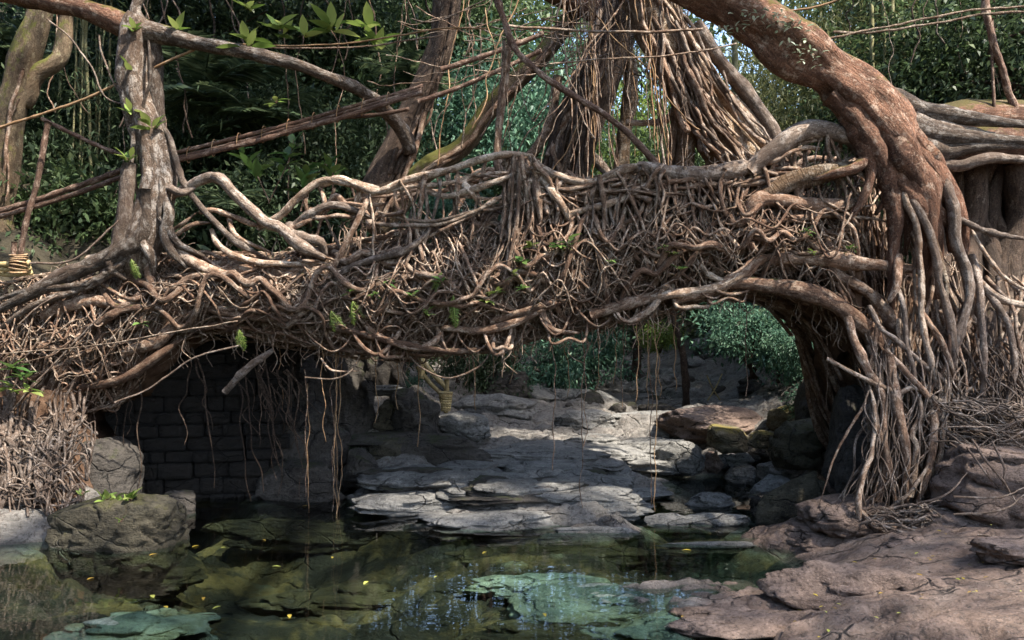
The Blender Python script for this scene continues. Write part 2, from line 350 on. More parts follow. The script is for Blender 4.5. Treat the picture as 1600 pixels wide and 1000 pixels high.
# ------------------------------------------------------------------ the ground
CTRL = []
for px, py, z in [(0, 840, .05), (60, 835, .1), (190, 812, .1), (420, 792, -.05), (540, 778, .02), (640, 798, 0), (700, 816, 0), (830, 832, 0), (1000, 836, -.03),
                  (300, 850, -.8), (500, 850, -.9), (600, 900, -.6), (150, 900, -.4), (100, 960, -.25), (250, 965, -.2), (400, 980, -.9), (700, 880, -.25), (820, 860, -.22), (950, 870, -.18), (1100, 895, -.8), (1190, 880, -.6), (1000, 900, -.25),
                  (850, 990, -.2), (600, 980, -.3), (420, 930, -1.0), (1000, 850, -.35), (1120, 850, -.2), (745, 905, -.16), (850, 930, -.15), (950, 955, -.15), (1060, 978, -.13), (1140, 992, -.1), (640, 940, -.5), (1010, 915, -.5),
                  (1080, 768, -.3), (1130, 775, -.3), (1030, 790, -.15), (1010, 760, .03), (1060, 750, .03),
                  (1215, 858, 0), (1300, 880, .12), (1225, 915, .0), (1050, 940, .05), (1200, 985, .04), (1400, 900, .3), (1600, 880, .45), (1600, 1000, .5), (1300, 960, .18), (1400, 840, .4), (1250, 815, .22), (1190, 800, .1),
                  (640, 765, .16), (800, 800, .13), (950, 795, .1), (700, 740, .3), (850, 700, .45), (960, 690, .42), (800, 660, .6), (900, 640, .7), (1000, 650, .62), (980, 720, .3), (1000, 740, .1),
                  (1100, 640, .8), (1200, 625, .8), (900, 612, .9), (1000, 600, 1.0), (1150, 592, 1.2), (700, 605, 1.2), (700, 650, .8), (600, 650, .95), (560, 720, .4), (460, 740, .3), (1150, 705, .35), (1230, 740, .15), (1290, 735, .35)]:
    g_ = G(px, py, z); CTRL.append((g_[0], g_[1], z))
CTRL += [(-5.6, 10.6, .3), (-6.5, 11, 1.2), (-7.3, 11.3, 2.4), (-7, 13, 3.1), (-4.8, 13, 2.6), (-3.6, 14, 2.3), (-2.6, 15.2, 1.3), (-1.5, 17, .85), (-9, 12, 3.4), (-12, 11, 4), (-13, 20, 9), (-7, 19, 5), (-2.5, 22, 2.4), (0, 27, 1.5), (4, 27, 1.5), (7, 21, 2.2),
         (5.4, 13, .7), (4.6,14.5,.6), (7.5, 15, 2.6), (10, 13, 3.4), (7.6, 10.3, 1.2), (9.5, 9, 2.0), (8.6, 7.4, 1.0), (12, 7, 3), (15, 15, 6), (0, 38, 6), (-18, 32, 15), (18, 30, 12), (0, 60, 14), (-40, 40, 26), (40, 40, 24), (-40, 5, 14), (40, 5, 14), (0, 110, 26), (-60, 110, 34), (60, 110, 34),
         (-8, 4, -.7), (0, 3.5, -.7), (0, -6, -.6), (5.5, 4, .35), (10, 2, .9), (-14, 4, .8), (-8, 8.5, -.1), (-20, -15, 5), (20, -15, 5), (0, -30, 3)]
CTRL = np.array(CTRL)
def _phi(r): return np.sqrt(r*r+.16)
_A = _phi(np.linalg.norm(CTRL[:, None, :2]-CTRL[None, :, :2], axis=-1)); _n = len(CTRL)
_K = np.block([[_A+0*np.eye(_n), np.ones((_n, 1))], [np.ones((1, _n)), np.zeros((1, 1))]])
_K[:_n, :_n] -= .06*np.eye(_n)
_W = np.linalg.solve(_K, np.append(CTRL[:, 2], 0))
def ground(x, y):
    x = np.asarray(x, float); y = np.asarray(y, float); sh = x.shape; q = np.stack([x.ravel(), y.ravel()], -1); out = np.empty(len(q))
    for i in range(0, len(q), 20000):
        out[i:i+20000] = _phi(np.linalg.norm(q[i:i+20000, None]-CTRL[None, :, :2], axis=-1))@_W[:-1]+_W[-1]
    return out.reshape(sh)
def axis(lo, hi, fine_lo, fine_hi, st, g=1.16):
    a = list(np.arange(fine_lo, fine_hi+1e-6, st)); s = st
    while a[-1] < hi: s *= g; a.append(a[-1]+s)
    s = st
    while a[0] > lo: s *= g; a.insert(0, a[0]-s)
    return np.array(a)
gx = axis(-110, 110, -6.5, 6.8, .045); gy = axis(-60, 160, 6.2, 15, .045, 1.03)
X, Y = np.meshgrid(gx, gy); Z = ground(X, Y)
q = np.stack([X*.9, Y*1.7, 0*X], -1); near = np.exp(-np.maximum(0, Y-24)/14)
wz = fbm(q, 5, 50); st_ = fbm(np.stack([X*.55+3, Y*1.5, 0*X], -1), 4, 61)
ter = (np.floor(st_*3.2)+np.clip(((st_*3.2) % 1)*5, 0, 1))/3.2       # flat beds of rock broken at ledges
right = np.clip((X-1.5)/2, 0, 1)*np.clip((10.5-Y)/2, 0, 1)              # smoother worn rock by the near right bank
Z = Z+(.14*ter+.035*wz)*(1-.85*right)*np.where(Z < -.02, .6, 1)+.35*(1-near)*fbm(np.stack([X*.2, Y*.2, 0*X], -1), 4, 71)
def worley(x, y, s):
    ix, iy = np.floor(x).astype(np.int64), np.floor(y).astype(np.int64); f1 = np.full(x.shape, 9.0); f2 = f1.copy(); cid = np.zeros(x.shape)
    for a in (-1, 0, 1):
        for b in (-1, 0, 1):
            cx, cy = ix+a, iy+b; jx = .5+.48*_h(cx, cy, cx*0, s); jy = .5+.48*_h(cx, cy, cx*0, s+1); d_ = np.hypot(cx+jx-x, cy+jy-y)
            n_ = d_ < f1; f2 = np.where(n_, f1, np.minimum(f2, d_)); cid = np.where(n_, _h(cx, cy, cx*0, s+2), cid); f1 = np.where(n_, d_, f1)
    return f1, f2, cid
wx = X+.35*fbm(np.stack([X*1.1, Y*1.1, 0*X], -1), 3, 81); wy = Y+.25*fbm(np.stack([X*1.1, Y*1.1, 0*X+5], -1), 3, 82)
amp = np.clip((17-Y)/3+1, .5, 1)*(1-.93*right)*np.clip(1-(np.abs(X)-9)/3, 0, 1)
for sx_, sy_, g_, c_ in ((.6, 1.5, .13, .07), (1.7, 3.6, .05, .03)):
    f1, f2, cid = worley(wx*sx_, wy*sy_, 5+int(sx_*7)); e_ = f2-f1
    Z = Z+amp*(c_*cid-g_*np.exp(-(e_/.09)**2)-.02*sx_**-1*f1**2)
Z = Z+.022*fbm(np.stack([X*5, Y*6, 0*X], -1), 4, 87)*np.clip((22-Y)/4, 0, 1)+right*(.012*fbm(np.stack([X*1.6, Y*2.4, 0*X], -1), 4, 88)-.03*np.clip((noise(np.stack([X*2.2, Y*3.6, 0*X+2], -1), 89)-.5)*6, 0, 1))
pits = noise(np.stack([X*3.1, Y*4.4, 0*X], -1), 77); Z -= .06*np.clip((pits-.55)*4, 0, 1)
ny, nx = X.shape; i = np.arange(ny-1)[:, None]*nx; j = np.arange(nx-1)[None]
Q = np.stack([i+j, i+j+1, i+nx+j+1, i+nx+j], -1).reshape(-1, 4)
o = link('stream_bed', mesh('stream_bed', np.stack([X, Y, Z], -1).reshape(-1, 3), Q), M['bed'])
tag(o, 'rocky stream bed and forest floor rising to the hillsides', 'stream bed', kind='structure')
ux = np.linspace(-14, 9, 24); uy = np.linspace(-12, 13.6, 28); UX, UY = np.meshgrid(ux, uy)
i = np.arange(27)[:, None]*24; j = np.arange(23)[None]
o = link('pool_water', mesh('pool_water', np.stack([UX, UY, 0*UX], -1).reshape(-1, 3), np.stack([i+j, i+j+1, i+25+j, i+24+j], -1).reshape(-1, 4)), M['water'])
tag(o, 'clear dark green pool of still water under the bridge', 'water', kind='structure')

# ------------------------------------------------------------------ rocks
def rock_verts(n, seed, lump=.24, strata=.03, power=2.6, fine=.06, facet=7):
    S, Q = cube_sphere(n)
    C = S/((np.abs(S)**power).sum(1)**(1/power))[:, None]          # superellipsoid
    C = C*(1+lump*fbm(S*1.15+seed*3.7, 3, 11))[:, None]
    C = C+fine*np.stack([fbm(S*4+seed, 3, 21), fbm(S*4+seed, 3, 22), fbm(S*4+seed, 3, 23)], -1)
    rs = np.random.default_rng(int(seed*100))
    for q in range(facet):
        nv = rs.normal(0, 1, 3); nv[2] = abs(nv[2])*.8-.1; nv /= np.linalg.norm(nv); h_ = C@nv; lim = rs.uniform(.62, .85)*h_.max()
        C = C-nv*(np.maximum(h_-lim, 0)*.88)[:, None]
    k = fbm(np.stack([S[:, 0]*.6+seed, S[:, 1]*.6, C[:, 2]*3.2], -1), 3, 31)
    C[:, :2] *= (1+strata*2.5*k)[:, None]
    ed = noise(S*3.1+seed*1.3, 41); C *= (1-.09*np.clip(1-np.abs(ed)*7, 0, 1))[:, None]   # cracks
    return C, Q
rocks = 0
def rock(label, x0, x1, yb, zb, yt, dep=None, zt=None, mat='rock_grey', n=24, name='boulder', cat='boulder', rot=0, group=None, emb=.25, **k):
    global rocks
    rocks += 1
    d = (EYE-zb)*F/(yb-HY)
    if dep is None: dep = max(.15, (EYE-zt)*F/(yt-HY)-d)
    if zt is None: zt = EYE-(yt-HY)/F*(d+dep*.5)
    dc = d+dep/2; W = (x1-x0)/F*dc; xc = ((x0+x1)/2-CX)/F*dc
    C, Q = rock_verts(n, rocks*1.37, **k)
    lo, hi = C.min(0), C.max(0); C = (C-(lo+hi)/2)/(hi-lo)                # to a unit box
    H = zt-zb; e = emb*H+.05
    V = C*np.array([W, dep, H+e])
    if rot:
        c_, s_ = math.cos(rot), math.sin(rot); V[:, 0], V[:, 2] = V[:, 0]*c_-V[:, 2]*s_, V[:, 0]*s_+V[:, 2]*c_
    V[:, 2] += (H-e)/2
    o = link(name, mesh(name, V, Q), M[mat], None, (xc, dc, zb))
    return tag(o, label, cat, group)
R = rock
R('big olive brown boulder with small green plants on top, standing in the pool', 78, 290, 868, -.02, 770, 1.0, mat='rock_moss', n=34, lump=.13, power=4.5, emb=.5, facet=4, fine=.07, strata=.0)
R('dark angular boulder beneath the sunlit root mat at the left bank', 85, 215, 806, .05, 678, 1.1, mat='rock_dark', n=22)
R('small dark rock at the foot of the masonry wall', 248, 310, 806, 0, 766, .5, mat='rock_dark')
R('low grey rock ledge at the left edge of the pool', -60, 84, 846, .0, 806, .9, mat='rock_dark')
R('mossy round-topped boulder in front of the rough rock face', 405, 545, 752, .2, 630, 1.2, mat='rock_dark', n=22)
R('grey rock at the waterline below the mossy round-topped boulder', 400, 545, 786, .0, 720, .9, mat='rock_dark', n=18)
R('small rounded boulder beside the long hanging roots', 536, 582, 676, .75, 628, .7, mat='rock_moss')
R('layered brown boulder left of the bamboo stair rail', 575, 655, 684, .7, 622, 1.0, mat='rock_moss', n=20, strata=.1)
R('dark knobbly rock below the bamboo stair rail', 610, 690, 690, .68, 602, 1.2, mat='rock_dark', n=20)
R('pale grey rock in front of the woven basket', 676, 768, 682, .7, 642, .9, mat='rock_grey')
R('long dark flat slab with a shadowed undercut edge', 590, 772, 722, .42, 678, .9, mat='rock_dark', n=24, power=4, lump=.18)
R('mossy yellowish rock beside the dark ground plants', 570, 640, 722, .42, 686, .6, mat='rock_moss')
R('brown boulder at the left end of the pale slabs', 536, 590, 752, .2, 700, .6, mat='rock_dark')
for lab, x0, x1, yb, zb, yt, zt in [('broad grey slab reaching out into the pool', 640, 930, 834, -.03, 778, .14), ('low slab lying at the water edge beside the broad grey slab', 840, 1006, 838, -.03, 818, .06),
        ('humped grey slab behind the broad one at the water', 640, 790, 792, .1, 757, .26), ('second humped slab, right of the one above the water', 760, 905, 778, .14, 740, .36),
        ('long pale slab with a warm lit crest', 780, 1000, 768, .18, 722, .42), ('wide smooth slab in the middle of the dry stream bed', 720, 970, 736, .36, 668, .55),
        ('cracked slab end above the small inlet', 900, 1010, 764, .1, 716, .36), ('small layered slab on the left of the stream bed', 600, 715, 768, .14, 740, .3),
        ('pitted slab near the inlet mouth', 890, 1004, 812, .04, 776, .2), ('thin slab half awash in front of the right bank', 1020, 1200, 860, -.05, 842, .03),
        ('flat block by the far edge of the inlet', 1000, 1092, 828, -.03, 796, .1), ('mossy-sided slab at the inlet outlet', 1040, 1186, 826, -.03, 794, .13)]:
    R(lab, x0, x1, yb, zb, yt, None, zt, mat='rock_grey', n=22, name='rock_slab', cat='slab', power=3.6, lump=.24, strata=.08, emb=.8)
R('lone grey rock standing in the inlet water', 1068, 1148, 796, -.02, 770, .5, mat='rock_grey')
R('broad humped grey outcrop beyond the middle slab', 700, 845, 660, .62, 612, 1.6, mat='rock_grey', n=20)
R('rounded outcrop topped by shrubs behind the humped outcrop', 745, 830, 622, .95, 578, 1.6, mat='rock_dark', n=20)
R('grey boulder at the left of the dry channel', 865, 965, 672, .55, 640, 1.1, mat='rock_grey', n=18)
R('wide sloping brown rock on the right of the dry channel', 1030, 1215, 690, .5, 634, 2.2, mat='rock_warm', n=22, lump=.2)
R('yellow lichened boulder on the right bank', 1200, 1262, 672, .8, 632, .8, mat='rock_yellow', n=18)
R('low yellow mossy stone in front of the lichened boulder', 1165, 1215, 694, .65, 672, .5, mat='rock_yellow')
R('yellow-green flat stone left of the low mossy stone', 1105, 1175, 700, .6, 664, .7, mat='rock_yellow', n=18)
R('dark mossy boulder under the right arch', 1205, 1296, 724, .62, 654, 1.0, mat='rock_moss', n=20)
R('dark tall boulder overgrown with leaves beside the right abutment', 1238, 1335, 690, .85, 578, 1.4, mat='rock_dark', n=20)
R('dark grey rock face leaning beside the hanging root curtain', 1290, 1400, 760, .6, 600, 1.2, mat='rock_dark', n=22, power=4)
for lab, x0, x1, yb, zb, yt, m in [('angular grey block above the inlet', 1020, 1105, 735, .15, 688, 'rock_grey'), ('tan stone wedged between grey blocks above the inlet', 1098, 1130, 736, .15, 706, 'rock_warm'),
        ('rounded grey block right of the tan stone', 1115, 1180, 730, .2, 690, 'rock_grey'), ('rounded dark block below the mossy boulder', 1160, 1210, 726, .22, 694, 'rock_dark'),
        ('low grey stone at the back of the inlet', 1130, 1190, 756, .02, 726, 'rock_grey'), ('broad grey stone beside the dark tree stump root', 1185, 1270, 752, .15, 718, 'rock_grey'),
        ('blue grey boulder at the right of the inlet', 1170, 1255, 790, .05, 742, 'rock_grey'), ('slanting dark rock leaning into the inlet', 1168, 1262, 808, .05, 766, 'rock_dark')]:
    R(lab, x0, x1, yb, zb, yt, .7, mat=m, n=18, name='boulder')
R('huge brown boulder under the spreading roots at the right edge', 1448, 1700, 850, .4, 690, 1.9, mat='rock_warm', n=30, power=3.6, lump=.14)
R('warm brown rock carrying the foot of the root curtain', 1255, 1400, 842, .25, 776, 1.0, mat='rock_warm', n=22)
R('smooth low rock between root foot and boulder', 1445, 1560, 842, .4, 800, .7, mat='rock_warm', n=18)
R('brown ledge at the water below the root foot', 1225, 1378, 872, .02, 822, .8, mat='rock_warm', n=22)
R('second brown ledge right of the one at the water', 1372, 1540, 872, .25, 832, .6, mat='rock_warm', n=22)
R('ledge of brown rock at the far right below the huge boulder', 1520, 1700, 890, .45, 840, .6, mat='rock_warm', n=18)
for lab, x0, x1, yb, zb, yt, zt, m in [('smooth sunlit brown shelf along the right foreground', 1200, 1640, 990, .1, 862, .42, 'rock_warm'), ('pitted brown shelf jutting into the pool', 1035, 1420, 1010, -.02, 924, .12, 'rock_warm'),
        ('pale green slab awash, farthest of the diagonal row in the foreground', 715, 965, 938, -.13, 886, -.012, 'rock_blue'), ('pale green slab awash, second of the diagonal row in the foreground', 790, 1110, 985, -.14, 902, .012, 'rock_blue'), ('pale green slab awash, third of the diagonal row in the foreground', 880, 1190, 1030, -.14, 938, .02, 'rock_blue'), ('pale green slab awash, nearest of the diagonal row at the bottom edge', 1010, 1230, 1040, -.12, 976, .0, 'rock_blue'), ('amber slab sunk beside the diagonal row of pale slabs', 690, 1010, 1030, -.2, 950, -.05, 'rock_yellow'),
        ('turquoise pitted slab awash at the lower left', 75, 345, 1030, -.13, 930, .012, 'rock_blue'), ('small yellow-green stone awash between the pale slabs', 812, 872, 976, -.1, 958, -.01, 'rock_blue'),
        ('long brown slab lying under the water in mid pool', 690, 1190, 890, -.3, 842, -.06, 'rock_yellow'), ('thin yellowish slab sunk near the far shore', 310, 600, 840, -.3, 820, -.06, 'rock_yellow'),
        ('broad olive slab sunk in the middle of the pool', 370, 720, 965, -.6, 890, -.34, 'rock_yellow'), ('olive slab sunk beneath the mossy boulder', 80, 330, 925, -.5, 872, -.26, 'rock_yellow')]:
    R(lab, x0, x1, yb, zb, yt, None, zt, mat=m, n=28, name='rock_slab', cat='slab', power=2.3, lump=.5, fine=.11, emb=.8, facet=1)
for k in range(46):
    px = random.uniform(545, 1020); py = random.uniform(648, 822); d = (EYE-.25)*F/(py-HY); x = (px-CX)/F*d; z = float(ground(x, d)); d = (EYE-z)*F/(py-HY); x = (px-CX)/F*d; z = float(ground(x, d))
    if z < -.05 or d > 22: continue
    C, Q_ = rock_verts(13, 500+k*1.9, lump=.3, power=4, facet=5, strata=.06, fine=.05)
    V = C*np.array([random.uniform(.35, .9), random.uniform(.25, .6), random.uniform(.07, .14)])*(.6+d/26)
    o = link('rock_slab', mesh('rock_slab', V, Q_), M['rock_dark' if k % 5 == 0 else 'rock_grey'], None, (x, d, z+.03)); o.rotation_euler = (random.uniform(-.06, .06), random.uniform(-.08, .08), random.uniform(-.4, .4))
    tag(o, 'flat grey slab among the stepped ledges of the stream bed under the bridge', 'slab', 'flat slabs of the stepped stream bed')
# rubble across the far stream bed
protos = []
for k in range(5):
    C, Q_ = rock_verts(9, 300+k*2.1); protos.append(mesh('rubble_stone', C*np.array([1, .8, .62])*.5, Q_))
    protos[-1].materials.append(M['rock_grey' if k < 3 else 'rock_dark'])
for k in range(95):
    px = random.uniform(830, 1190); py = random.uniform(596, 636) if k < 70 else random.uniform(636, 660)
    d = random.uniform(19, 26.5); x = (px-CX)/F*d; z = float(ground(x, d))
    o = link('rubble_stone', protos[k % 5], None, None, (x, d, z+.02)); s = random.uniform(.3, 1.0)*random.choice((.6, 1, 1.3))
    o.scale = (s*random.uniform(.9, 1.5), s, s*random.uniform(.7, 1.1)); o.rotation_euler = (random.uniform(-.3, .3), 0, random.uniform(0, 6.3))
    sz = 'large' if s > .75 else 'small'; pl = 'left' if px < 950 else 'middle' if px < 1070 else 'right'
    tag(o, sz+' '+('grey' if k % 5 < 3 else 'dark')+' stone in the '+pl+' part of the far rubble', 'stone', 'rubble stones, '+pl+' part of the far bend')

# ------------------------------------------------------------------ masonry abutment and rough rock face
wall_o = P(300, 690, 12.35); wall_o[2] = -.15
wl = empty('masonry_wall', wall_o, 'shade-darkened stone block abutment wall under the left end of the bridge', 'wall')
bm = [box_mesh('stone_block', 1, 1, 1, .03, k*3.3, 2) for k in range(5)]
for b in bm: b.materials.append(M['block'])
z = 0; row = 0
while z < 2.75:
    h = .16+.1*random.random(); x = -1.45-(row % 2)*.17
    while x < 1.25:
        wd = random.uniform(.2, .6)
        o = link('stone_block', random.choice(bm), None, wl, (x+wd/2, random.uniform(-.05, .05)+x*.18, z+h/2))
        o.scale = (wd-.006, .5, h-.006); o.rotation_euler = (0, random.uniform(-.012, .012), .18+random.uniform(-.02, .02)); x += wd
    z += h; row += 1
mb = MB(); V = []; nn, mm = 60, 40
u, v = np.meshgrid(np.linspace(0, 1, nn), np.linspace(0, 1, mm))
bx_ = -4.1+1.75*u; by_ = 12.75+1.1*u+.35*v+.25*fbm(np.stack([u*5, v*4, 0*u], -1), 5, 91); bz_ = .2+2.9*v*(1-.25*u)
V = np.stack([bx_, by_, bz_], -1).reshape(-1, 3); W2 = V+np.array([.3, 1.6, .1])
i = np.arange(mm-1)[:, None]*nn; j = np.arange(nn-1)[None]
Qf = np.stack([i+j, i+j+1, i+nn+j+1, i+nn+j], -1).reshape(-1, 4); tp = (mm-1)*nn+np.arange(nn-1); N0 = nn*mm
Qt = np.stack([tp, tp+1, tp+1+N0, tp+N0], -1)
mb.add(np.vstack([V, W2]), np.vstack([Qf, Qt, Qf[:, ::-1]+N0]))
o = mb.build('rock_face', M['rock_dark'], None, np.array([-2.5, 13.2, .3]), (-2.5, 13.2, .3))
tag(o, 'rough brown rock face behind the hanging roots, left of the stair rail', 'rock face')

# ------------------------------------------------------------------ the living root bridge
XS = lambda a: (np.array([q[0] for q in a], float), np.array([q[1] for q in a], float))
LOW = XS([(-120, 668), (100, 650), (190, 625), (225, 578), (270, 532), (340, 514), (420, 525), (500, 540), (650, 552), (780, 540), (850, 520), (950, 500), (1020, 488), (1060, 475), (1100, 457), (1180, 449), (1240, 460), (1290, 492), (1330, 540), (1352, 620), (1380, 720), (1420, 760), (1500, 720), (1720, 700)])
UP = XS([(-120, 475), (0, 452), (100, 432), (200, 408), (300, 402), (450, 402), (600, 378), (750, 343), (850, 315), (1000, 298), (1150, 282), (1350, 265), (1440, 290), (1490, 400), (1560, 450), (1720, 450)])
RAIL = XS([(420, 352), (470, 310), (520, 284), (580, 296), (640, 282), (700, 266), (760, 250), (820, 242), (850, 262), (890, 278), (940, 278), (1000, 262), (1080, 266), (1150, 262), (1200, 240), (1250, 208), (1300, 206), (1350, 235)])
low = lambda x: np.interp(x, *LOW); up = lambda x: np.interp(x, *UP); rail = lambda x: np.interp(x, *RAIL)
D = lambda x: 11.2-1.6*np.clip(np.asarray(x, float)/1600, -.1, 1.1)
def front(x, v):
    """depth of the bridge's near face at column x and height v (0 underside, 1 deck edge)"""
    return D(x)+.38*(2*v-1)**2+np.where(np.asarray(x) > 1345, .55, 0)
BO = P(800, 450, 11.4)
bridge = empty('root_bridge', BO, 'living bridge of woven fig roots spanning the stream', 'bridge')
# packed earth inside the roots
xs = np.linspace(-120, 1720, 190); ring = []
for v in np.linspace(0, 1, 12): ring.append((v, 0))
for t in np.linspace(.15, 1, 6): ring.append((1, t))
for v in np.linspace(.9, 0, 8): ring.append((v, 1))
for t in np.linspace(.85, .15, 6): ring.append((0, t))
V = []
for v, t in ring:
    py = low(xs)+(up(xs)-low(xs))*(.04+.92*v); dd = front(xs, v)+(.08 if v < .6 else .16)+t*np.interp(xs, [1180, 1330, 1400], [1.9, .7, .9])
    base = np.stack([(xs-CX)/F*D(xs), dd, EYE-(py-HY)/F*D(xs)], -1); V.append(base)
V = np.stack(V, 1); nr = len(ring)
V = V+.13*np.stack([fbm(V*1.9, 4, 5), fbm(V*1.9, 4, 6), fbm(V*1.9, 4, 7)], -1)
i = np.arange(len(xs)-1)[:, None]*nr; j = np.arange(nr)[None]; j2 = (j+1) % nr
mb = MB(); mb.add(V.reshape(-1, 3), np.stack([i+j, i+nr+j, i+nr+j2, i+j2], -1).reshape(-1, 4))
mb.build('packed_earth', M['earth'], bridge, BO)
nroot = [0]
def px_pts(pts, d=None, off=0.0):
    out = []
    for p in pts:
        dd = (float(D(p[0])) if d is None else d)+off+(p[2] if len(p) > 2 else 0); out.append(P(p[0], p[1], dd))
    return np.array(out)
def root(pts, r0, r1=None, mat='root', d=None, off=-.05, name='root', parent=bridge, org=BO, **k):
    w_ = px_pts(pts, d, off); sc_ = w_[:, 1].mean()/F*.86
    r = np.linspace(r0, r1 or r0, len(pts))*sc_; r[-1] *= .45; r[0] *= .8; w_[-1] += np.array([0, .12, 0]); w_[0] += np.array([0, .06, 0])
    nroot[0] += 1
    return tube_obj(name, w_, r, M[mat], parent, org, sides=10 if r0 > 5 else 7, **k)
TR = [  # traced roots: points, radius in pixels at both ends, bark
 ([(240, 180), (265, 215), (278, 260), (288, 285), (310, 315), (330, 340), (350, 360), (375, 382), (405, 402)], 5, 6, 'grey_root'),
 ([(262, 305), (300, 287), (330, 275), (346, 275)], 9, 12, 'grey_root'), ([(340, 275), (352, 278), (372, 302), (395, 326), (416, 346), (440, 358), (470, 385), (505, 405)], 13, 12, 'grey_root'),
 ([(310, 332), (335, 329), (365, 338), (395, 350), (420, 352)], 5, 5, 'root'), ([(262, 372), (300, 352), (322, 346)], 4, 4, 'root'), ([(268, 358), (290, 345), (302, 328)], 4, 3, 'root'),
 ([(398, 352), (440, 335), (470, 310), (500, 286), (522, 283), (552, 287), (592, 292)], 7, 7, 'pale_root'), ([(455, 350), (480, 335), (510, 322), (540, 325), (575, 338)], 8, 7, 'grey_root'),
 ([(452, 348), (462, 365), (485, 372), (500, 378), (505, 400)], 9, 8, 'grey_root'), ([(480, 292), (478, 320), (482, 350)], 5, 4, 'root'), ([(498, 288), (506, 315), (500, 340)], 5, 4, 'root'),
 ([(500, 285), (530, 278), (560, 290), (592, 300), (640, 281), (700, 267), (740, 255), (790, 245), (832, 241)], 8, 8, 'pale_root'),
 ([(828, 241), (850, 262), (890, 281), (930, 281), (980, 262), (1030, 256)], 8, 9, 'pale_root'), ([(585, 302), (640, 291), (700, 286), (765, 258)], 5, 4, 'pale_root'),
 ([(518, 425), (545, 372), (570, 320), (582, 290)], 7, 5, 'root'), ([(500, 455), (540, 420), (590, 402), (650, 382), (682, 340)], 8, 6, 'grey_root'),
 ([(838, 250), (858, 290), (880, 322), (898, 355)], 9, 7, 'pale_root'), ([(835, 270), (840, 310), (846, 365)], 9, 8, 'root'), ([(800, 262), (797, 290), (795, 320)], 5, 4, 'root'),
 ([(650, 290), (690, 306), (725, 300), (780, 280), (812, 264)], 6, 6, 'pale_root'), ([(716, 268), (715, 300), (711, 335)], 5, 4, 'root'), ([(716, 280), (735, 300), (748, 318)], 6, 4, 'pale_root'),
 ([(890, 336), (930, 325), (980, 305), (1022, 272)], 8, 6, 'pale_root'), ([(580, 346), (620, 352), (690, 350), (740, 331), (802, 300)], 4, 3, 'pale_root'), ([(590, 330), (640, 345), (700, 342), (760, 318)], 3, 3, 'pale_root'),
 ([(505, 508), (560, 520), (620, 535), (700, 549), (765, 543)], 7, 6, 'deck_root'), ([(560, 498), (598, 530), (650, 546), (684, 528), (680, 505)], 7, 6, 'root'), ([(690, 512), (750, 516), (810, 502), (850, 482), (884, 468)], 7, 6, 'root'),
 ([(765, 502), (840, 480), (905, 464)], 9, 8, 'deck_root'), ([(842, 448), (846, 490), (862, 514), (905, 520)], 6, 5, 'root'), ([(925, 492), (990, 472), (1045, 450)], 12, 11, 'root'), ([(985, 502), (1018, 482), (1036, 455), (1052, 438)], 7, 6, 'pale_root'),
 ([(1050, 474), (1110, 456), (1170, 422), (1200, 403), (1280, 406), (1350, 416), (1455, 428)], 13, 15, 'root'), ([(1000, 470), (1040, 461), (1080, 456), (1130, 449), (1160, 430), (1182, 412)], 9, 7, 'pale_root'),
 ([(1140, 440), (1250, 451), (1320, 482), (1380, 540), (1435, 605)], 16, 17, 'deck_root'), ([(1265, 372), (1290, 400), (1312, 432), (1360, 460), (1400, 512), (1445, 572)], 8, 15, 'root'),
 ([(1180, 268), (1210, 236), (1250, 207), (1290, 205), (1330, 216), (1352, 242)], 17, 15, 'grey_root'), ([(995, 264), (1080, 271), (1150, 263), (1192, 250)], 14, 14, 'grey_root'), ([(1025, 302), (1100, 290), (1190, 285), (1290, 263), (1348, 238)], 6, 5, 'pale_root'),
 ([(1170, 318), (1230, 282), (1300, 264), (1355, 262)], 22, 20, 'scaly_bark'), ([(1160, 350), (1190, 310), (1260, 320), (1320, 322), (1358, 308)], 14, 12, 'root'), ([(1245, 330), (1290, 336), (1365, 342), (1392, 346)], 2.5, 2.5, 'pale_root'),
 ([(1325, 255), (1345, 272), (1370, 290), (1386, 286)], 4, 3, 'pale_root'), ([(1245, 240), (1243, 270), (1246, 320), (1240, 345)], 6, 5, 'root'), ([(1100, 395), (1130, 375), (1190, 350), (1270, 338), (1330, 330)], 7, 6, 'root'),
 ([(1080, 395), (1110, 430), (1150, 438), (1170, 415)], 6, 5, 'pale_root'), ([(1180, 345), (1195, 380), (1180, 405)], 7, 6, 'root'), ([(1285, 350), (1300, 385), (1325, 420), (1340, 432)], 7, 6, 'root'),
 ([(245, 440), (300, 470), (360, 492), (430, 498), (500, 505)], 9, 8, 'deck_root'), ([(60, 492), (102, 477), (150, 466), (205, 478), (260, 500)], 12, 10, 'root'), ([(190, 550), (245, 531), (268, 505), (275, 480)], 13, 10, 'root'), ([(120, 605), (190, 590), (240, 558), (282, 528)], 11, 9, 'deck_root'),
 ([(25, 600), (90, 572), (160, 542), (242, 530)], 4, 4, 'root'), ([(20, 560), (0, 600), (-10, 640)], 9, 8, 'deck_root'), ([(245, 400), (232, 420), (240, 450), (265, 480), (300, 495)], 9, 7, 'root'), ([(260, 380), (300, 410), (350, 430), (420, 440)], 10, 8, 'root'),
 ([(330, 360), (345, 385), (380, 402), (430, 412), (500, 410)], 6, 6, 'pale_root'), ([(355, 340), (372, 372), (420, 395)], 6, 5, 'root'), ([(130, 655), (100, 640), (60, 642), (-20, 634)], 6, 7, 'pale_root'),
 ([(352, 612), (385, 576), (422, 546)], 7, 8, 'grey_root')]
for pts, a, b, m in TR: root(pts, a, b, m)
stuff = MB(); stuff_back = MB(); stuff_fine = MB()
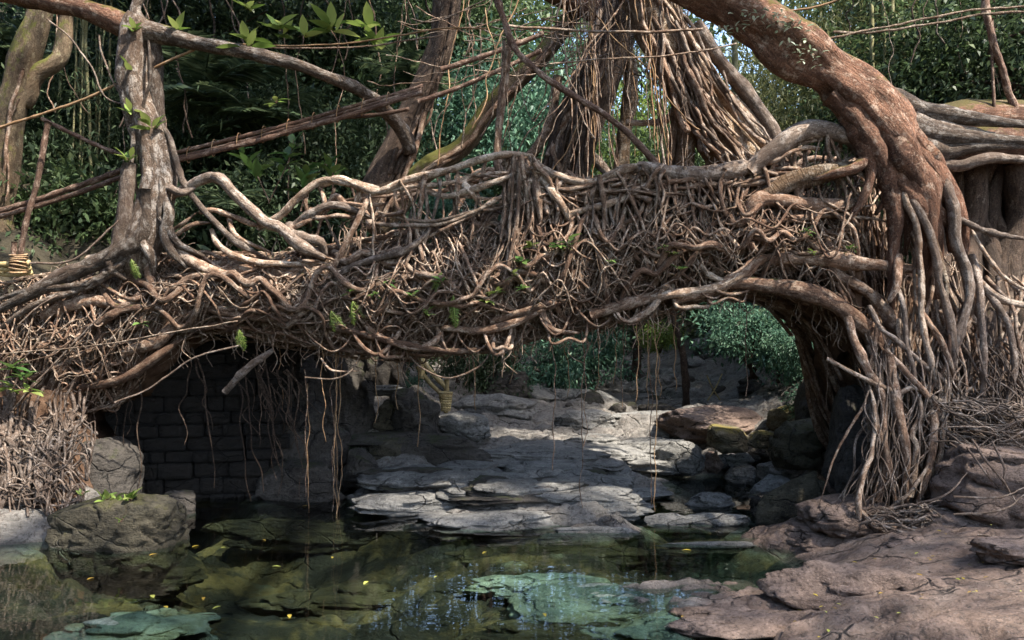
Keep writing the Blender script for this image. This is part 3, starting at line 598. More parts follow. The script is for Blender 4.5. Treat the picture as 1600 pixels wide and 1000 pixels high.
def rand_root(kind):
    if kind == 'long':
        x0 = random.uniform(-60, 1280); L = random.uniform(170, 520); sg = random.choice((1, 1, -1)); v0 = random.random(); r = random.uniform(1.6, 4.6)+6*random.random()**4
    elif kind == 'mid':
        x0 = random.uniform(-40, 1340); L = random.uniform(90, 300); sg = random.choice((1, -1)); v0 = random.random(); r = random.uniform(1.6, 4.6)
    else:
        x0 = random.uniform(-40, 1360); L = random.uniform(70, 260); sg = random.choice((1, -1)); v0 = random.random(); r = random.uniform(.5, 1.7)
    n = max(5, int(L/24)+2); s = random.uniform(0, 1000); amp = {'long': .34, 'mid': .7, 'fine': .7}[kind]
    lay = random.uniform(-.22, .05) if kind == 'long' else random.uniform(-.14, .18); out = []
    drift = random.uniform(-.5, .5) if kind != 'long' else random.uniform(-.25, .25)
    for q in range(n):
        t = q/(n-1); x = x0+sg*L*t; v = v0+amp*float(noise(np.array([t*L/52+s, s, 0]), 8))+.35*amp*float(noise(np.array([t*L/22+s, s, 3]), 8))+drift*(t-.5); v = min(1.04, max(-.02, v))
        if x > 1352 and kind != 'fine': x = 1352+(x-1352)*.3
        py = low(x)+(up(x)-low(x))*v; dd = float(front(x, v))+lay+.28*abs(2*t-1)**5+.15*float(noise(np.array([t*L/45+s, 5, s]), 9)); out.append(P(x, py, dd))
    return np.array(out), r*11/F
for k in range(70):
    p, r = rand_root('long'); tube_obj('root', p, np.linspace(r, r*random.uniform(.5, 1), len(p)), M['deck_root' if random.random() < .6 else 'root'], bridge, BO, sides=8, wig=.8); nroot[0] += 1
def curl():
    x = random.uniform(280, 1330); v = random.uniform(.0, .6)**1.0; rad = random.uniform(9, 42); a0 = random.uniform(0, 6.3); sw = random.uniform(1.8, 4.6)*random.choice((1, -1)); sq = random.uniform(.6, 1.4); out = []
    yc = low(x)+(up(x)-low(x))*v
    for t in np.linspace(0, 1, 9):
        a = a0+sw*t; xx = x+rad*math.cos(a)*sq; yy = min(yc+rad*math.sin(a), low(xx)+14); vv = (yy-low(xx))/(up(xx)-low(xx)); out.append(P(xx, yy, float(front(xx, vv))-.02+.3*abs(2*t-1)**4+.1*math.sin(a*1.7)))
    return np.array(out), random.uniform(1.6, 5.5)*10.5/F
for k in range(45):
    p, r = curl(); tube_obj('root', p, np.linspace(r, r*.6, len(p)), M[random.choice(('deck_root', 'root', 'pale_root'))], bridge, BO, sides=7, wig=.5); nroot[0] += 1
for k in range(60):
    p, r = rand_root('mid'); tube_obj('root', p, np.linspace(r, r*random.uniform(.4, 1), len(p)), M[random.choice(('deck_root', 'root', 'root', 'pale_root'))], bridge, BO, sides=7, wig=.7); nroot[0] += 1
# upright roots and slants between the hand rail and the deck
def rail_root(mb=None, back=False):
    x = random.uniform(480, 1340) if random.random() < .16 else random.uniform(790, 1190)
    r = random.uniform(1.2, 4.2); dx = random.gauss(0, 28); ye = up(x+dx)+random.uniform(-5, 95)
    y0 = rail(x)+random.uniform(-6, 10); o_ = random.uniform(-.1, .16)+(1.9 if back else 0)
    p = [(x+dx*t+random.gauss(0, 4), y0+(ye-y0)*t, random.uniform(-.05, .05)) for t in (0, .3, .65, 1)]
    w_ = px_pts(p, None, o_); rr = np.linspace(r, r*.8, 4)*11/F
    if mb is None: tube_obj('root', w_, rr, M[random.choice(('pale_root', 'root', 'grey_root'))], bridge, BO, sides=6, wig=.6); nroot[0] += 1
    else: tube(mb, w_, rr, 5, .6)
for k in range(50): rail_root()
for k in range(190): rail_root(stuff)
for k in range(90): rail_root(stuff_back, True)
for k in range(24):       # the far hand rail and slants along it
    x = random.uniform(430, 1150) if k < 9 else random.uniform(780, 1150); L = random.uniform(90, 260)
    p = [(x+L*t, rail(x+L*t)+random.uniform(0, 60)*(1 if k > 6 else .3)+14, 1.9) for t in np.linspace(0, 1, 6)]
    tube(stuff_back, px_pts(p, None, 0), random.uniform(2, 6)*.0095, 7, .8)
for k in range(60):       # near slants
    x = random.uniform(430, 1150) if k < 12 else random.uniform(800, 1180); L = random.uniform(50, 170)*random.choice((-1, 1)); f0, f1 = random.random(), random.random()
    p = [(x+L*t, rail(x+L*t)*(1-(f0+(f1-f0)*t))+(up(x+L*t)+20)*(f0+(f1-f0)*t), random.uniform(-.1, .1)) for t in np.linspace(0, 1, 5)]
    tube(stuff, px_pts(p, None, 0), random.uniform(1.3, 3.8)*.0088, 6, .9)
for k in range(190):
    p, r = rand_root('long'); tube(stuff, p, np.linspace(r, r*.6, len(p))*.42, 6, 1.0)
for k in range(260):
    p, r = rand_root('mid'); tube(stuff, p, np.linspace(r, r*.5, len(p))*.5, 5, 1.1)
for k in range(200):
    p, r = curl(); tube(stuff, p, np.linspace(r, r*.5, len(p))*.55, 6, .6)
for k in range(1000):
    p, r = rand_root('fine'); tube(stuff_fine, p+np.array([0, random.uniform(-.1, .06), 0]), r, 4, 1.1, cap=False, step=.07)
# loops that sag below the deck
for k in range(20):
    x = random.uniform(330, 1150); wd = random.uniform(25, 85); dp = random.uniform(12, 46); yb = low(x)-random.uniform(20, 60)
    p = [(x-wd/2, yb, .05), (x-wd*.42, yb+dp*.8+15, -.12), (x, low(x)+dp*.35, -.1), (x+wd*.4, yb+dp*.7+15, -.05), (x+wd/2, yb-10, .05)]
    if k < 9: root(p, random.uniform(2.5, 5), None, random.choice(('root', 'pale_root')), off=.05)
    else: tube(stuff, px_pts(p, None, .05), random.uniform(1, 2.4)*.0085, 5, .8)
for k in range(110):      # the ceiling of the arches
    x = random.uniform(230, 1345); L = random.uniform(40, 200); y = lambda q: low(q)+2
    p = [P(x+L*t, float(low(x+L*t)), 1)*np.array([0, 0, 0])+np.array([((x+L*t)-CX)/F*float(D(x)), float(D(x))+dd, EYE-(float(low(x+L*t))+random.uniform(-6, 5)-HY)/F*float(D(x))-.0]) for t, dd in zip(np.linspace(0, 1, 4), np.linspace(random.uniform(.3, 2), random.uniform(.3, 2), 4))]
    tube(stuff, np.array(p), random.uniform(2, 7)*.0088, 6, .6)
for k in range(420):      # root hair fringing the underside and the rail
    x = random.uniform(260, 1340); L = random.uniform(10, 60); o_ = random.uniform(0, .5)
    y0 = low(x)-random.uniform(0, 30) if k % 3 else up(x)-random.uniform(0, 20); q = [(x+random.gauss(0, 4)*t+random.uniform(-12, 12)*t, y0+L*t*(1 if k % 3 else -.6), o_*(k % 3 > 0)) for t in (0, .35, .7, 1)]
    tube(stuff_fine, px_pts(q, None, 0), np.linspace(1.1, .5, 4)*.009, 4, 1.2, cap=False)
stuff.build('root_tangle', M['root'], bridge, BO)['kind'] = 'stuff'
stuff_fine.build('root_hair', M['pale_root'], bridge, BO)['kind'] = 'stuff'
stuff_back.build('far_rail_tangle', M['root'], bridge, BO)['kind'] = 'stuff'
# thin roots that hang towards the water
HANG = [(520, 560, 800), (527, 560, 808), (531, 575, 790), (524, 565, 812), (478, 600, 775), (482, 625, 800), (505, 560, 690), (865, 545, 735), (888, 530, 620), (910, 550, 802), (915, 540, 700), (1018, 500, 790), (1024, 530, 800), (1012, 520, 640), (1030, 540, 620), (995, 520, 630),
        (738, 555, 620), (742, 560, 640), (770, 555, 590), (800, 545, 600), (960, 510, 600), (975, 505, 640), (655, 560, 700), (590, 560, 660), (1055, 500, 610), (1165, 470, 620), (1290, 500, 640), (935, 515, 610), (405, 590, 680), (440, 560, 640), (620, 560, 640), (1400, 640, 700)]
for x, y0, y1 in HANG:
    dd = float(D(x))+random.uniform(.1, .9); n = 7
    p = [P(x+random.gauss(0, 1.6)*(t > 0), y0-25+(y1-y0+25)*t, dd) for t in np.linspace(0, 1, n)]
    tube_obj('hanging_root', p, np.linspace(1.0, .6, n)*dd/F, M['twine' if random.random() < .6 else 'root'], bridge, BO, sides=5, wig=1.2, rough=.1)
for p in ([(475, 590), (520, 592), (548, 580), (560, 555)], [(640, 556), (660, 575), (700, 590), (745, 575), (770, 545)], [(500, 560), (520, 578), (560, 580)]):
    root(p, 2, 2, 'pale_root', off=.0, name='hanging_root')

# ------------------------------------------------------------------ trees: builders
def leaves(base, dr, L, W, seed=0, fold=.25):
    r_ = np.random.default_rng(seed); n = len(base)
    dr = dr/(np.linalg.norm(dr, axis=1)[:, None]+1e-9)
    up_ = np.array([0, 0, 1.0])+r_.normal(0, .45, (n, 3)); sd_ = np.cross(dr, up_); sd_ /= np.linalg.norm(sd_, axis=1)[:, None]+1e-9
    nr_ = np.cross(sd_, dr); L = np.broadcast_to(L, n)[:, None]*r_.uniform(.65, 1.25, (n, 1)); W = np.broadcast_to(W, n)[:, None]*r_.uniform(.75, 1.2, (n, 1))
    a = base; b = base+dr*L*.42+sd_*W/2+nr_*W*fold; c = base+dr*L-nr_*L*.12; d = base+dr*L*.42-sd_*W/2+nr_*W*fold
    V = np.stack([a, b, c, d], 1).reshape(-1, 3); Q = np.arange(4*n).reshape(n, 4)
    return V, Q, np.repeat(r_.random(n), 4)
def crown(seed, R, n, L, W, clumps=40, droop=.35, spread=.28, shell=.45):
    r_ = np.random.default_rng(seed)
    u = r_.normal(0, 1, (clumps, 3)); u /= np.linalg.norm(u, axis=1)[:, None]
    c = u*r_.random((clumps, 1))**shell
    k = r_.integers(0, clumps, n); sz = r_.uniform(.6, 1.3, clumps)[k][:, None]
    b = (c[k]+r_.normal(0, spread, (n, 3))*sz*np.array([1, 1, .55]))*np.array(R)
    dr = c[k]*.6+r_.normal(0, .7, (n, 3)); dr[:, 2] -= droop
    V, Q, T = leaves(b, dr, L, W, seed+1)
    T = np.clip(T*.7+np.repeat(r_.random(clumps)[k], 4)*.3, 0, 1)
    return mesh('crown', V, Q, {'tint': ('FLOAT', T)}, False)
CM = {}
for k in range(3):
    CM['broad', k] = crown(10+k, (1, 1, .8), 5200, .085, .036, 46)
    CM['fine', k] = crown(20+k, (1, 1, 1.1), 5600, .1, .016, 50, .6, .3)
    CM['bush', k] = crown(30+k, (1, .8, .7), 2600, .125, .048, 34, .3, .25)
_mats = {}
def crown_obj(kind, k, mat, parent, loc, size, rz=0):
    key = (kind, k, mat)
    if key not in _mats:
        m_ = CM[kind, k].copy(); m_.materials.append(M[mat]); _mats[key] = m_
    o = link('crown', _mats[key], None, parent, loc); s = np.broadcast_to(size, 3); o.scale = tuple(float(q) for q in s); o.rotation_euler = (0, 0, rz); return o
def tree(name, label, base, top, r, kind, mat, size, cat='tree', group=None, bmat='dark_bark', ncrown=1, lean=.3, stems=True):
    base = np.array(base, float); top = np.array(top, float); e = empty(name, base, label, cat, group); d = top-base
    mid = base+d*.5+np.array([random.uniform(-lean, lean), random.uniform(-lean, lean), 0])
    if stems:
        mb = MB(); tube(mb, [base-[0, 0, .3], base+d*.2, mid, top], np.array([1.3, 1, .8, .35])*r, 9)
        for q in range(4):
            a = base+d*random.uniform(.45, .9); tube(mb, [a, a+np.array([random.uniform(-.6, .6), random.uniform(-.6, .6), .5])*np.mean(size)*.6, a+np.array([random.uniform(-1, 1), random.uniform(-1, 1), .7])*np.mean(size)*.75], np.array([.5, .35, .1])*r, 6)
        mb.build('trunk', M[bmat], e, base)
    for q in range(ncrown):
        j_ = np.zeros(3) if q == 0 else np.array([random.uniform(-.8, .8), random.uniform(-.4, .4), random.uniform(-.6, .5)])*np.mean(size)
        crown_obj(kind, random.randrange(3), mat, e, d+j_, np.broadcast_to(size, 3)*(1 if q == 0 else .75), random.uniform(0, 6.3))
    return e

# left fig tree
LO = P(215, 405, 11.1)
lf = empty('fig_tree', LO, 'grey-barked fig tree with forked trunk rooted at the left end of the bridge', 'tree')
def limb(name, pts, rs, mat, par, org, sides=14, d=None, off=0, **k):
    w_ = px_pts(pts, d, off); rr = np.interp(np.linspace(0, 1, len(pts)), np.linspace(0, 1, len(rs)), rs)*w_[:, 1]/F
    return tube_obj(name, w_, rr, M[mat], par, org, sides=sides, **k)
limb('trunk', [(206, 440, .6), (220, 400, .12), (240, 330), (248, 280), (236, 220), (212, 150), (208, 100), (214, 50), (222, 30)], [26, 29, 26, 24, 22, 19, 19, 22, 18], 'left_bark', lf, LO, 20, flute=.22, wig=.3)
limb('stem', [(255, 320), (252, 260), (246, 200), (243, 140), (242, 90), (235, 52)], [20, 18, 12, 12, 13, 12], 'left_bark', lf, LO, 14, off=.08, flute=.15)
limb('limb', [(218, 52), (180, 38), (140, 22), (90, 8), (20, -8), (-60, -25)], [22, 19, 18, 16, 15, 14], 'red_bark', lf, LO)
limb('limb', [(225, 48), (262, 52), (300, 65), (350, 74), (400, 86), (450, 98), (500, 115, .3), (560, 138, .9), (595, 165, 1.5), (628, 205, 1.9), (640, 240, 2.1)], [20, 16, 13, 11, 11, 10, 10, 11, 12, 12], 'left_bark', lf, LO, off=.0)
limb('limb', [(220, 40), (212, 15), (222, -10), (228, -40)], [11, 9, 8, 7], 'left_bark', lf, LO)
for pts, a, b in [([(205, 255), (203, 310), (190, 360), (160, 400), (90, 428), (-20, 490)], 17, 11), ([(232, 300), (228, 350), (205, 385), (150, 412), (80, 445), (-30, 500)], 20, 10), ([(250, 290), (265, 330), (258, 365), (266, 392), (290, 420)], 14, 8), ([(225, 340), (222, 375), (235, 400), (232, 430)], 13, 8),
                  ([(240, 330), (262, 352), (275, 380), (310, 398)], 10, 7), ([(205, 350), (180, 395), (170, 420), (190, 440)], 14, 9), ([(262, 290), (285, 300), (300, 290)], 10, 8), ([(245, 240), (255, 290), (250, 340), (240, 380)], 7, 6), ([(212, 160), (225, 220), (230, 280), (222, 340), (226, 390)], 6, 7), ([(200, 130), (210, 200), (204, 260), (215, 320)], 4, 5),
                  ([(200, 400), (140, 440), (60, 452), (-20, 470)], 9, 8), ([(190, 420), (120, 452), (50, 480), (-20, 520)], 7, 6), ([(228, 60), (236, 120), (222, 180), (240, 250), (236, 300)], 3, 4)]:
    root(pts, a, b, random.choice(('left_bark', 'left_bark', 'grey_root')), off=-.16, parent=lf, org=LO, flute=.12 if a > 9 else 0)
# right fig: the great leaning trunk, its laterals and its curtain of roots
RO = P(1440, 560, 9.5)
rf = empty('fig_tree', RO, 'massive reddish fig trunk leaning across the upper right with a curtain of roots', 'tree')
SEED[0] = 3202
limb('trunk', [(1040, -60), (1130, 2), (1225, 68), (1310, 122), (1366, 176), (1400, 228), (1424, 280), (1440, 330), (1448, 390), (1454, 470)], [40, 43, 46, 47, 48, 48, 42, 31, 21, 11], 'red_bark', rf, RO, 44, d=9.9, off=-.1, rough=.24, flute=.06, wig=.3, step=.08)
for pts, a, b in [([(1300, 150), (1345, 195), (1375, 245), (1402, 290), (1420, 340), (1426, 400)], 24, 9), ([(1360, 150), (1410, 195), (1450, 245), (1476, 290), (1500, 350), (1512, 430)], 26, 8), ([(1380, 240), (1392, 290), (1402, 350), (1398, 420), (1405, 500)], 20, 7), ([(1320, 175), (1350, 225), (1362, 270), (1350, 310), (1330, 350)], 17, 6), ([(1385, 190), (1412, 240), (1442, 295), (1456, 350), (1462, 430)], 28, 8), ([(1395, 185), (1436, 240), (1470, 285), (1486, 335), (1495, 390)], 26, 10), ([(1358, 215), (1376, 262), (1388, 300), (1372, 335)], 16, 7), ([(1415, 250), (1446, 300), (1480, 345), (1520, 360)], 20, 6), ([(1375, 215), (1405, 280), (1434, 335), (1442, 395), (1450, 470)], 26, 8), ([(1352, 225), (1345, 258), (1312, 272), (1270, 282)], 16, 8)]:
    root(pts, a, b, 'red_bark', d=9.8, off=-.12, parent=rf, org=RO, flute=.18, rough=.2, name='buttress_root')
for pts, a, b in [([(1340, 125), (1385, 150), (1420, 162), (1460, 174), (1530, 184), (1640, 192)], 28, 11), ([(1370, 165), (1405, 188), (1450, 205), (1520, 212), (1640, 216)], 30, 12), ([(1390, 205), (1425, 232), (1480, 240), (1540, 232), (1640, 226)], 28, 10), ([(1395, 150), (1440, 185), (1490, 200), (1560, 208)], 10, 8), ([(1450, 255), (1500, 258), (1560, 246), (1640, 250)], 14, 10)]:
    root(pts, a, b, 'left_bark' if a > 15 else 'grey_root', d=9.75, off=0, parent=rf, org=RO, flute=.12, name='lateral_or_shade_root')
for dd_, yy in ((10.55, 222), (11.3, 232), (10.9, 196)):  # thick roots added as a roof to shade the hollow below
    root([(1425, yy+10), (1500, yy), (1580, yy-4), (1700, yy)], 46, 44, 'red_bark', d=dd_, off=0, parent=rf, org=RO, flute=.15, rough=.2, name='lateral_or_shade_root')
mbw = MB()
for k in range(26):     # the root wall at the right edge
    x = 1465+k*8; tube(mbw, [P(x, 250, 11.2), P(x+random.uniform(-20, 20), 330, 11.2), P(x+random.uniform(-20, 20), 420, 11), P(x+random.uniform(-10, 30), 560, 10.2), P(x+20, 720, 10)], random.uniform(.09, .2), 9, .8)
mbw.build('root_wall', M['dark_bark'], rf, RO)['kind'] = 'stuff'
KT = [([(1425, 290), (1440, 340), (1455, 390), (1465, 440), (1478, 480), (1490, 540), (1500, 575)], 9, 8, 'grey_root'), ([(1472, 268), (1485, 320), (1492, 370), (1510, 420), (1513, 460), (1505, 490), (1494, 525), (1490, 570)], 13, 8, 'grey_root'),
      ([(1418, 295), (1425, 350), (1432, 400), (1437, 450), (1440, 510), (1455, 560), (1468, 596), (1490, 640)], 7, 6, 'pale_root'), ([(1464, 355), (1472, 410), (1480, 455), (1477, 480)], 7, 6, 'scaly_bark'), ([(1411, 450), (1414, 490), (1418, 540), (1430, 580), (1442, 650)], 5, 4, 'grey_root'),
      ([(1362, 475), (1375, 512), (1400, 530), (1422, 552), (1450, 576), (1472, 592), (1510, 640)], 5, 5, 'grey_root'), ([(1525, 395), (1530, 450), (1536, 520), (1535, 580), (1542, 650)], 8, 7, 'grey_root'), ([(1500, 335), (1530, 358), (1570, 369), (1640, 374)], 6, 5, 'grey_root'),
      ([(1524, 358), (1540, 400), (1570, 436), (1640, 468)], 4, 4, 'pale_root'), ([(1522, 415), (1545, 450), (1580, 470), (1640, 478)], 8, 7, 'pale_root'), ([(1528, 425), (1560, 480), (1580, 520), (1586, 580), (1576, 655)], 7, 5, 'grey_root'), ([(1440, 470), (1455, 510), (1480, 560), (1500, 600)], 6, 6, 'root'),
      ([(1385, 545), (1420, 590), (1460, 640), (1500, 690)], 8, 5, 'root'), ([(1415, 400), (1405, 440), (1395, 470)], 9, 8, 'root'), ([(1300, 560), (1350, 590), (1400, 612), (1430, 606), (1470, 630), (1500, 650)], 4, 5, 'pale_root'), ([(1352, 830), (1340, 790), (1345, 750), (1362, 700), (1366, 640), (1362, 590)], 6, 4, 'pale_root'),
      ([(1380, 836), (1360, 815), (1345, 790)], 7, 6, 'pale_root'), ([(1430, 780), (1432, 700), (1425, 680), (1440, 640), (1432, 590)], 7, 5, 'pale_root'), ([(1378, 790), (1385, 720), (1372, 660), (1365, 600)], 9, 6, 'root'), ([(1330, 500), (1345, 560), (1380, 620), (1390, 700), (1405, 790)], 9, 7, 'root'), ([(1385, 805), (1420, 770), (1455, 720), (1470, 690)], 4, 3, 'grey_root'),
      ([(1395, 560), (1400, 640), (1412, 700), (1420, 790)], 12, 8, 'root'), ([(1450, 600), (1456, 660), (1450, 730), (1440, 790)], 9, 6, 'root'), ([(1480, 575), (1475, 640), (1468, 700), (1450, 760)], 8, 5, 'pale_root')]
def kd(y): return 9.55-.75*np.clip((y-430)/390, 0, 1)
def krod(pts, a, b, m, off=0, name='root', mb=None, sides=8):
    w_ = np.array([P(x, y, float(kd(y))+off) for x, y in pts]); rr = np.linspace(a, b, len(pts))*7.8/F; rr[-1] *= .5; w_[-1, 1] += .1; w_[0, 1] += .12
    if mb is None: return tube_obj(name, w_, rr, M[m], rf, RO, sides=sides, wig=.5)
    tube(mb, w_, rr, sides, .8)
for pts, a, b, m in KT: krod(pts, a, b, m)
for k in range(70):
    x = random.uniform(1365, 1600); y0 = random.uniform(300, 540) if x > 1410 else random.uniform(500, 600); y1 = (random.uniform(760, 820) if x < 1460 else random.uniform(640, 720)); y0 = max(y0, 430) if x > 1470 else y0; dx = random.gauss(6, 38)+(1420-x)*.12*(x < 1460)
    pts = [(x+dx*t+random.gauss(0, 11), y0+(y1-y0)*t) for t in np.linspace(0, 1, 6)]
    krod(pts, random.uniform(1.6, 5), random.uniform(1.2, 3), random.choice(('root', 'grey_root', 'pale_root', 'deck_root')), random.uniform(0, .65))
cur = MB()
for k in range(300):
    x = random.uniform(1360, 1620); y0 = random.uniform(520, 640); y1 = (random.uniform(740, 826) if x < 1460 else random.uniform(650, 715)); sp = ((x-1470)*.5 if x > 1470 else (1410-x)*.2)+random.gauss(0, 30)
    pts = [(x+sp*t*t+random.gauss(0, 9), y0+(y1-y0)*t) for t in np.linspace(0, 1, 6)]
    krod(pts, random.uniform(.8, 2.2), random.uniform(.7, 1.6), None, random.uniform(-.08, .4), mb=cur, sides=5)
for k in range(70):     # curls at the foot and on the boulder
    x = random.uniform(1350, 1470); y = random.uniform(796, 830); L = random.uniform(20, 70)
    krod([(x, y), (x+L*.4, y+random.uniform(-14, 8)), (x+L*.8, y+random.uniform(-14, 8)), (x+L, y+random.uniform(-10, 10))], random.uniform(1.2, 3.4), 1.2, None, random.uniform(-.3, 0), mb=cur, sides=5)
for k in range(110):
    x = random.uniform(1470, 1560); y = random.uniform(620, 700); L = random.uniform(40, 130)
    krod([(x, y), (x+L*.4, y+random.uniform(-6, 26)), (x+L*.8, y+random.uniform(0, 34)), (x+L, y+random.uniform(0, 46))], random.uniform(.9, 2.6), 1, None, random.uniform(-.35, 0), mb=cur, sides=5)
for x0, y0, x1, y1 in [(1530, 690, 1600, 790), (1500, 780, 1620, 760), (1500, 810, 1620, 770), (1520, 700, 1560, 760), (1560, 690, 1575, 770), (1440, 790, 1520, 740), (1540, 840, 1640, 830)]:
    krod([(x0, y0), ((x0+x1)/2, (y0+y1)/2+8), (x1, y1)], 2, 1.5, None, -1.0, mb=cur, sides=5)
cur.build('root_curtain', M['grey_root'], rf, RO)['kind'] = 'stuff'
# root mat on the left bank
lm = MB()
for k in range(75):
    x = random.uniform(-40, 135); y0 = random.uniform(590, 680); y1 = random.uniform(700, 815); dx = -random.uniform(0, 70)*(x/120)
    dd = lambda y: 10.55-.75*np.clip((y-640)/170, 0, 1)
    pts = [P(x+dx*t+random.gauss(0, 5), y0+(y1-y0)*t, dd(y0+(y1-y0)*t)+random.uniform(-.05, .05)) for t in np.linspace(0, 1, 6)]
    tube(lm, pts, random.uniform(1, 4)*10/F*(1.5 if k < 20 else .6), 6, .45)
for k in range(150):
    x = random.uniform(-40, 130); y = random.uniform(640, 780); L = random.uniform(30, 110)*random.choice((1, -1))
    pts = [P(min(x+L*t, 150-(y-640)*.2), y+random.gauss(0, 12)+random.choice((18, 40))*t, 10.5-.75*np.clip((y-640)/170, 0, 1)) for t in np.linspace(0, 1, 5)]
    tube(lm, pts, random.uniform(.6, 2.3)*9/F, 5, .5)
mo = lm.build('root_mat', M['grey_root'], lf, LO); mo['kind'] = 'stuff'; mo['label'] = 'sunlit mat of pale roots spilling down the left bank'
# bank of earth that carries the root mat
u, v = np.meshgrid(np.linspace(-160, 92, 40), np.linspace(600, 830, 34))
dd = 10.72-.75*np.clip((v-640)/170, 0, 1); V = np.stack([(u-CX)/F*dd, dd, EYE-(v-HY)/F*dd], -1); V += .1*np.stack([fbm(V*2, 4, 2), fbm(V*2, 4, 3), fbm(V*2, 4, 4)], -1)
mb = MB(); i = np.arange(33)[:, None]*40; j = np.arange(39)[None]; Qf = np.stack([i+j, i+40+j, i+41+j, i+j+1], -1).reshape(-1, 4); V = V.reshape(-1, 3); N0 = len(V)
e1 = np.arange(33)*40+39; mb.add(np.vstack([V, V+np.array([.1, 1.2, 0])]), np.vstack([Qf, Qf[:, ::-1]+N0, np.stack([e1, e1+40, e1+40+N0, e1+N0], -1)]))
tag(mb.build('earth_bank', M['earth'], None, P(0, 760, 10.4), P(0, 760, 10.4)), 'brown earth bank beneath the sunlit root mat at the left', 'bank', kind='structure')
for k in range(30):     # roots straggling down the wall and the rock beside it
    x = random.uniform(365, 470) if k % 4 else random.uniform(150, 330); y0 = random.uniform(540, 600); y1 = random.uniform(640, 785)
    pts = [P(x+random.gauss(0, 5)+(26 if x > 300 else -8)*t, y0+(y1-y0)*t, 11.35) for t in np.linspace(0, 1, 7)]
    tube_obj('root', pts, np.linspace(4, 1.6, 7)*random.uniform(.15, .5)*11/F, M['dark_bark'], lf, LO, sides=7, wig=.45)

# trees behind the bridge
def back_tree(label, pts, rs, mat, d, nroots, rmat, spread, extra=(), name='fig_tree', side=16, flute=.15, crown_at=None, crown_r=3):
    org = P(*pts[-1], d); e = empty(name, org, label, 'tree')
    limb('trunk', pts, rs, mat, e, org, side, d=d, flute=flute, rough=.12)
    pp = np.array(pts, float)
    for k in range(nroots):
        a = random.uniform(0, .5); b = random.uniform(a+.3, 1); t = np.linspace(a, b, 6); s_ = np.linspace(0, 1, len(pp)); o_ = random.uniform(-1, 1)
        q = [(np.interp(x_, s_, pp[:, 0])+o_*spread*(.5+x_)+random.gauss(0, 4), np.interp(x_, s_, pp[:, 1]), -np.interp(x_, np.linspace(0, 1, len(rs)), rs)*d/F*random.uniform(.75, 1.3)) for x_ in t]
        tube_obj('aerial_root', px_pts(q, d), random.uniform(1.2, 4.5)*d/F, M[random.choice(rmat)], e, org, sides=6, wig=.8)
    for pts2, r2, m2 in extra: limb('limb', pts2, r2, m2, e, org, 12, d=d)
    if crown_at is not None:  # crowns above the frame, placed to shade the wood behind
        for c_ in crown_at:
            crown_obj('broad', random.randrange(3), 'leaf_mid', e, np.array(c_)-org, crown_r*random.uniform(.8, 1.15), random.uniform(0, 6.3))
            tube_obj('branch', [P(*pts[0], d), (P(*pts[0], d)+np.array(c_))/2+np.array([.3, 0, .5]), np.array(c_)], np.array([rs[0]*.6, rs[0]*.4, 4])*d/F, M[mat], e, org, sides=8)
    return e
back_tree('dark shaggy trunk with a pale root along it, left of centre behind the bridge', [(708, -40), (694, 60), (668, 150), (640, 225), (606, 300), (588, 350)], [24, 22, 22, 24, 30, 32], 'dark_bark', 13.0, 8, ('dark_bark', 'root'), 12,
          [([(692, -30), (684, 50), (660, 140), (640, 220), (622, 275), (585, 305)], [9, 9, 9, 10, 11, 9], 'grey_root'), ([(600, 172), (626, 208), (640, 240)], [9, 10, 9], 'left_bark')], crown_at=[(-3, 14.5, 12), (-6, 17, 13.5), (-1, 18, 13)])
back_tree('yellow mossy trunk leaning to the right behind the bridge rail', [(905, 10), (850, 82), (800, 132), (758, 180), (722, 232), (662, 272), (612, 322), (575, 360)], [14, 14, 16, 17, 18, 20, 22, 24], 'mossy_bark', 13.6, 3, ('root',), 8, flute=.05)
back_tree('dark broad fig trunk wrapped in roots at centre behind the rail', [(968, -40), (940, 70), (915, 140), (892, 210), (872, 290), (866, 340)], [40, 36, 36, 38, 42, 46], 'dark_bark', 13.4, 26, ('dark_bark', 'root', 'grey_root'), 26,
          [([(870, 120), (862, 190), (840, 235), (815, 262)], [6, 7, 8, 7], 'root'), ([(900, 200), (918, 240), (940, 262), (960, 290)], [8, 8, 7, 6], 'grey_root'), ([(860, -20), (930, 10), (1000, 25), (1040, 20)], [16, 20, 20, 16], 'red_bark'), ([(978, 60), (985, 130), (978, 200), (970, 280)], [10, 11, 11, 12], 'scaly_bark')])
back_tree('pale sunlit fig trunk draped in streaming roots, right of centre', [(1010, -40), (1045, 40), (1078, 115), (1108, 175), (1145, 225), (1190, 285)], [36, 34, 30, 30, 34, 36], 'scaly_bark', 12.2, 40, ('pale_root', 'pale_root', 'grey_root', 'root'), 48,
          [([(1075, 60), (1110, 120), (1155, 175), (1190, 210), (1222, 262)], [18, 16, 15, 15, 14], 'pale_root'), ([(1085, 40), (1140, 115), (1185, 170), (1212, 215), (1230, 262)], [14, 12, 13, 14, 12], 'grey_root'), ([(1055, 20), (1068, 70), (1072, 110), (1064, 160), (1050, 230), (1045, 262)], [12, 11, 9, 7, 6, 6], 'pale_root'),
           ([(1085, 180), (1082, 225), (1075, 270)], [20, 18, 18], 'scaly_bark'), ([(980, 190), (1010, 192), (1040, 188), (1056, 165)], [5, 5, 6, 5], 'pale_root')])
ct = empty('fig_curtain', P(1020, 265, 12.0), 'sheet of thin aerial roots hanging above the rail right of centre', 'aerial roots')
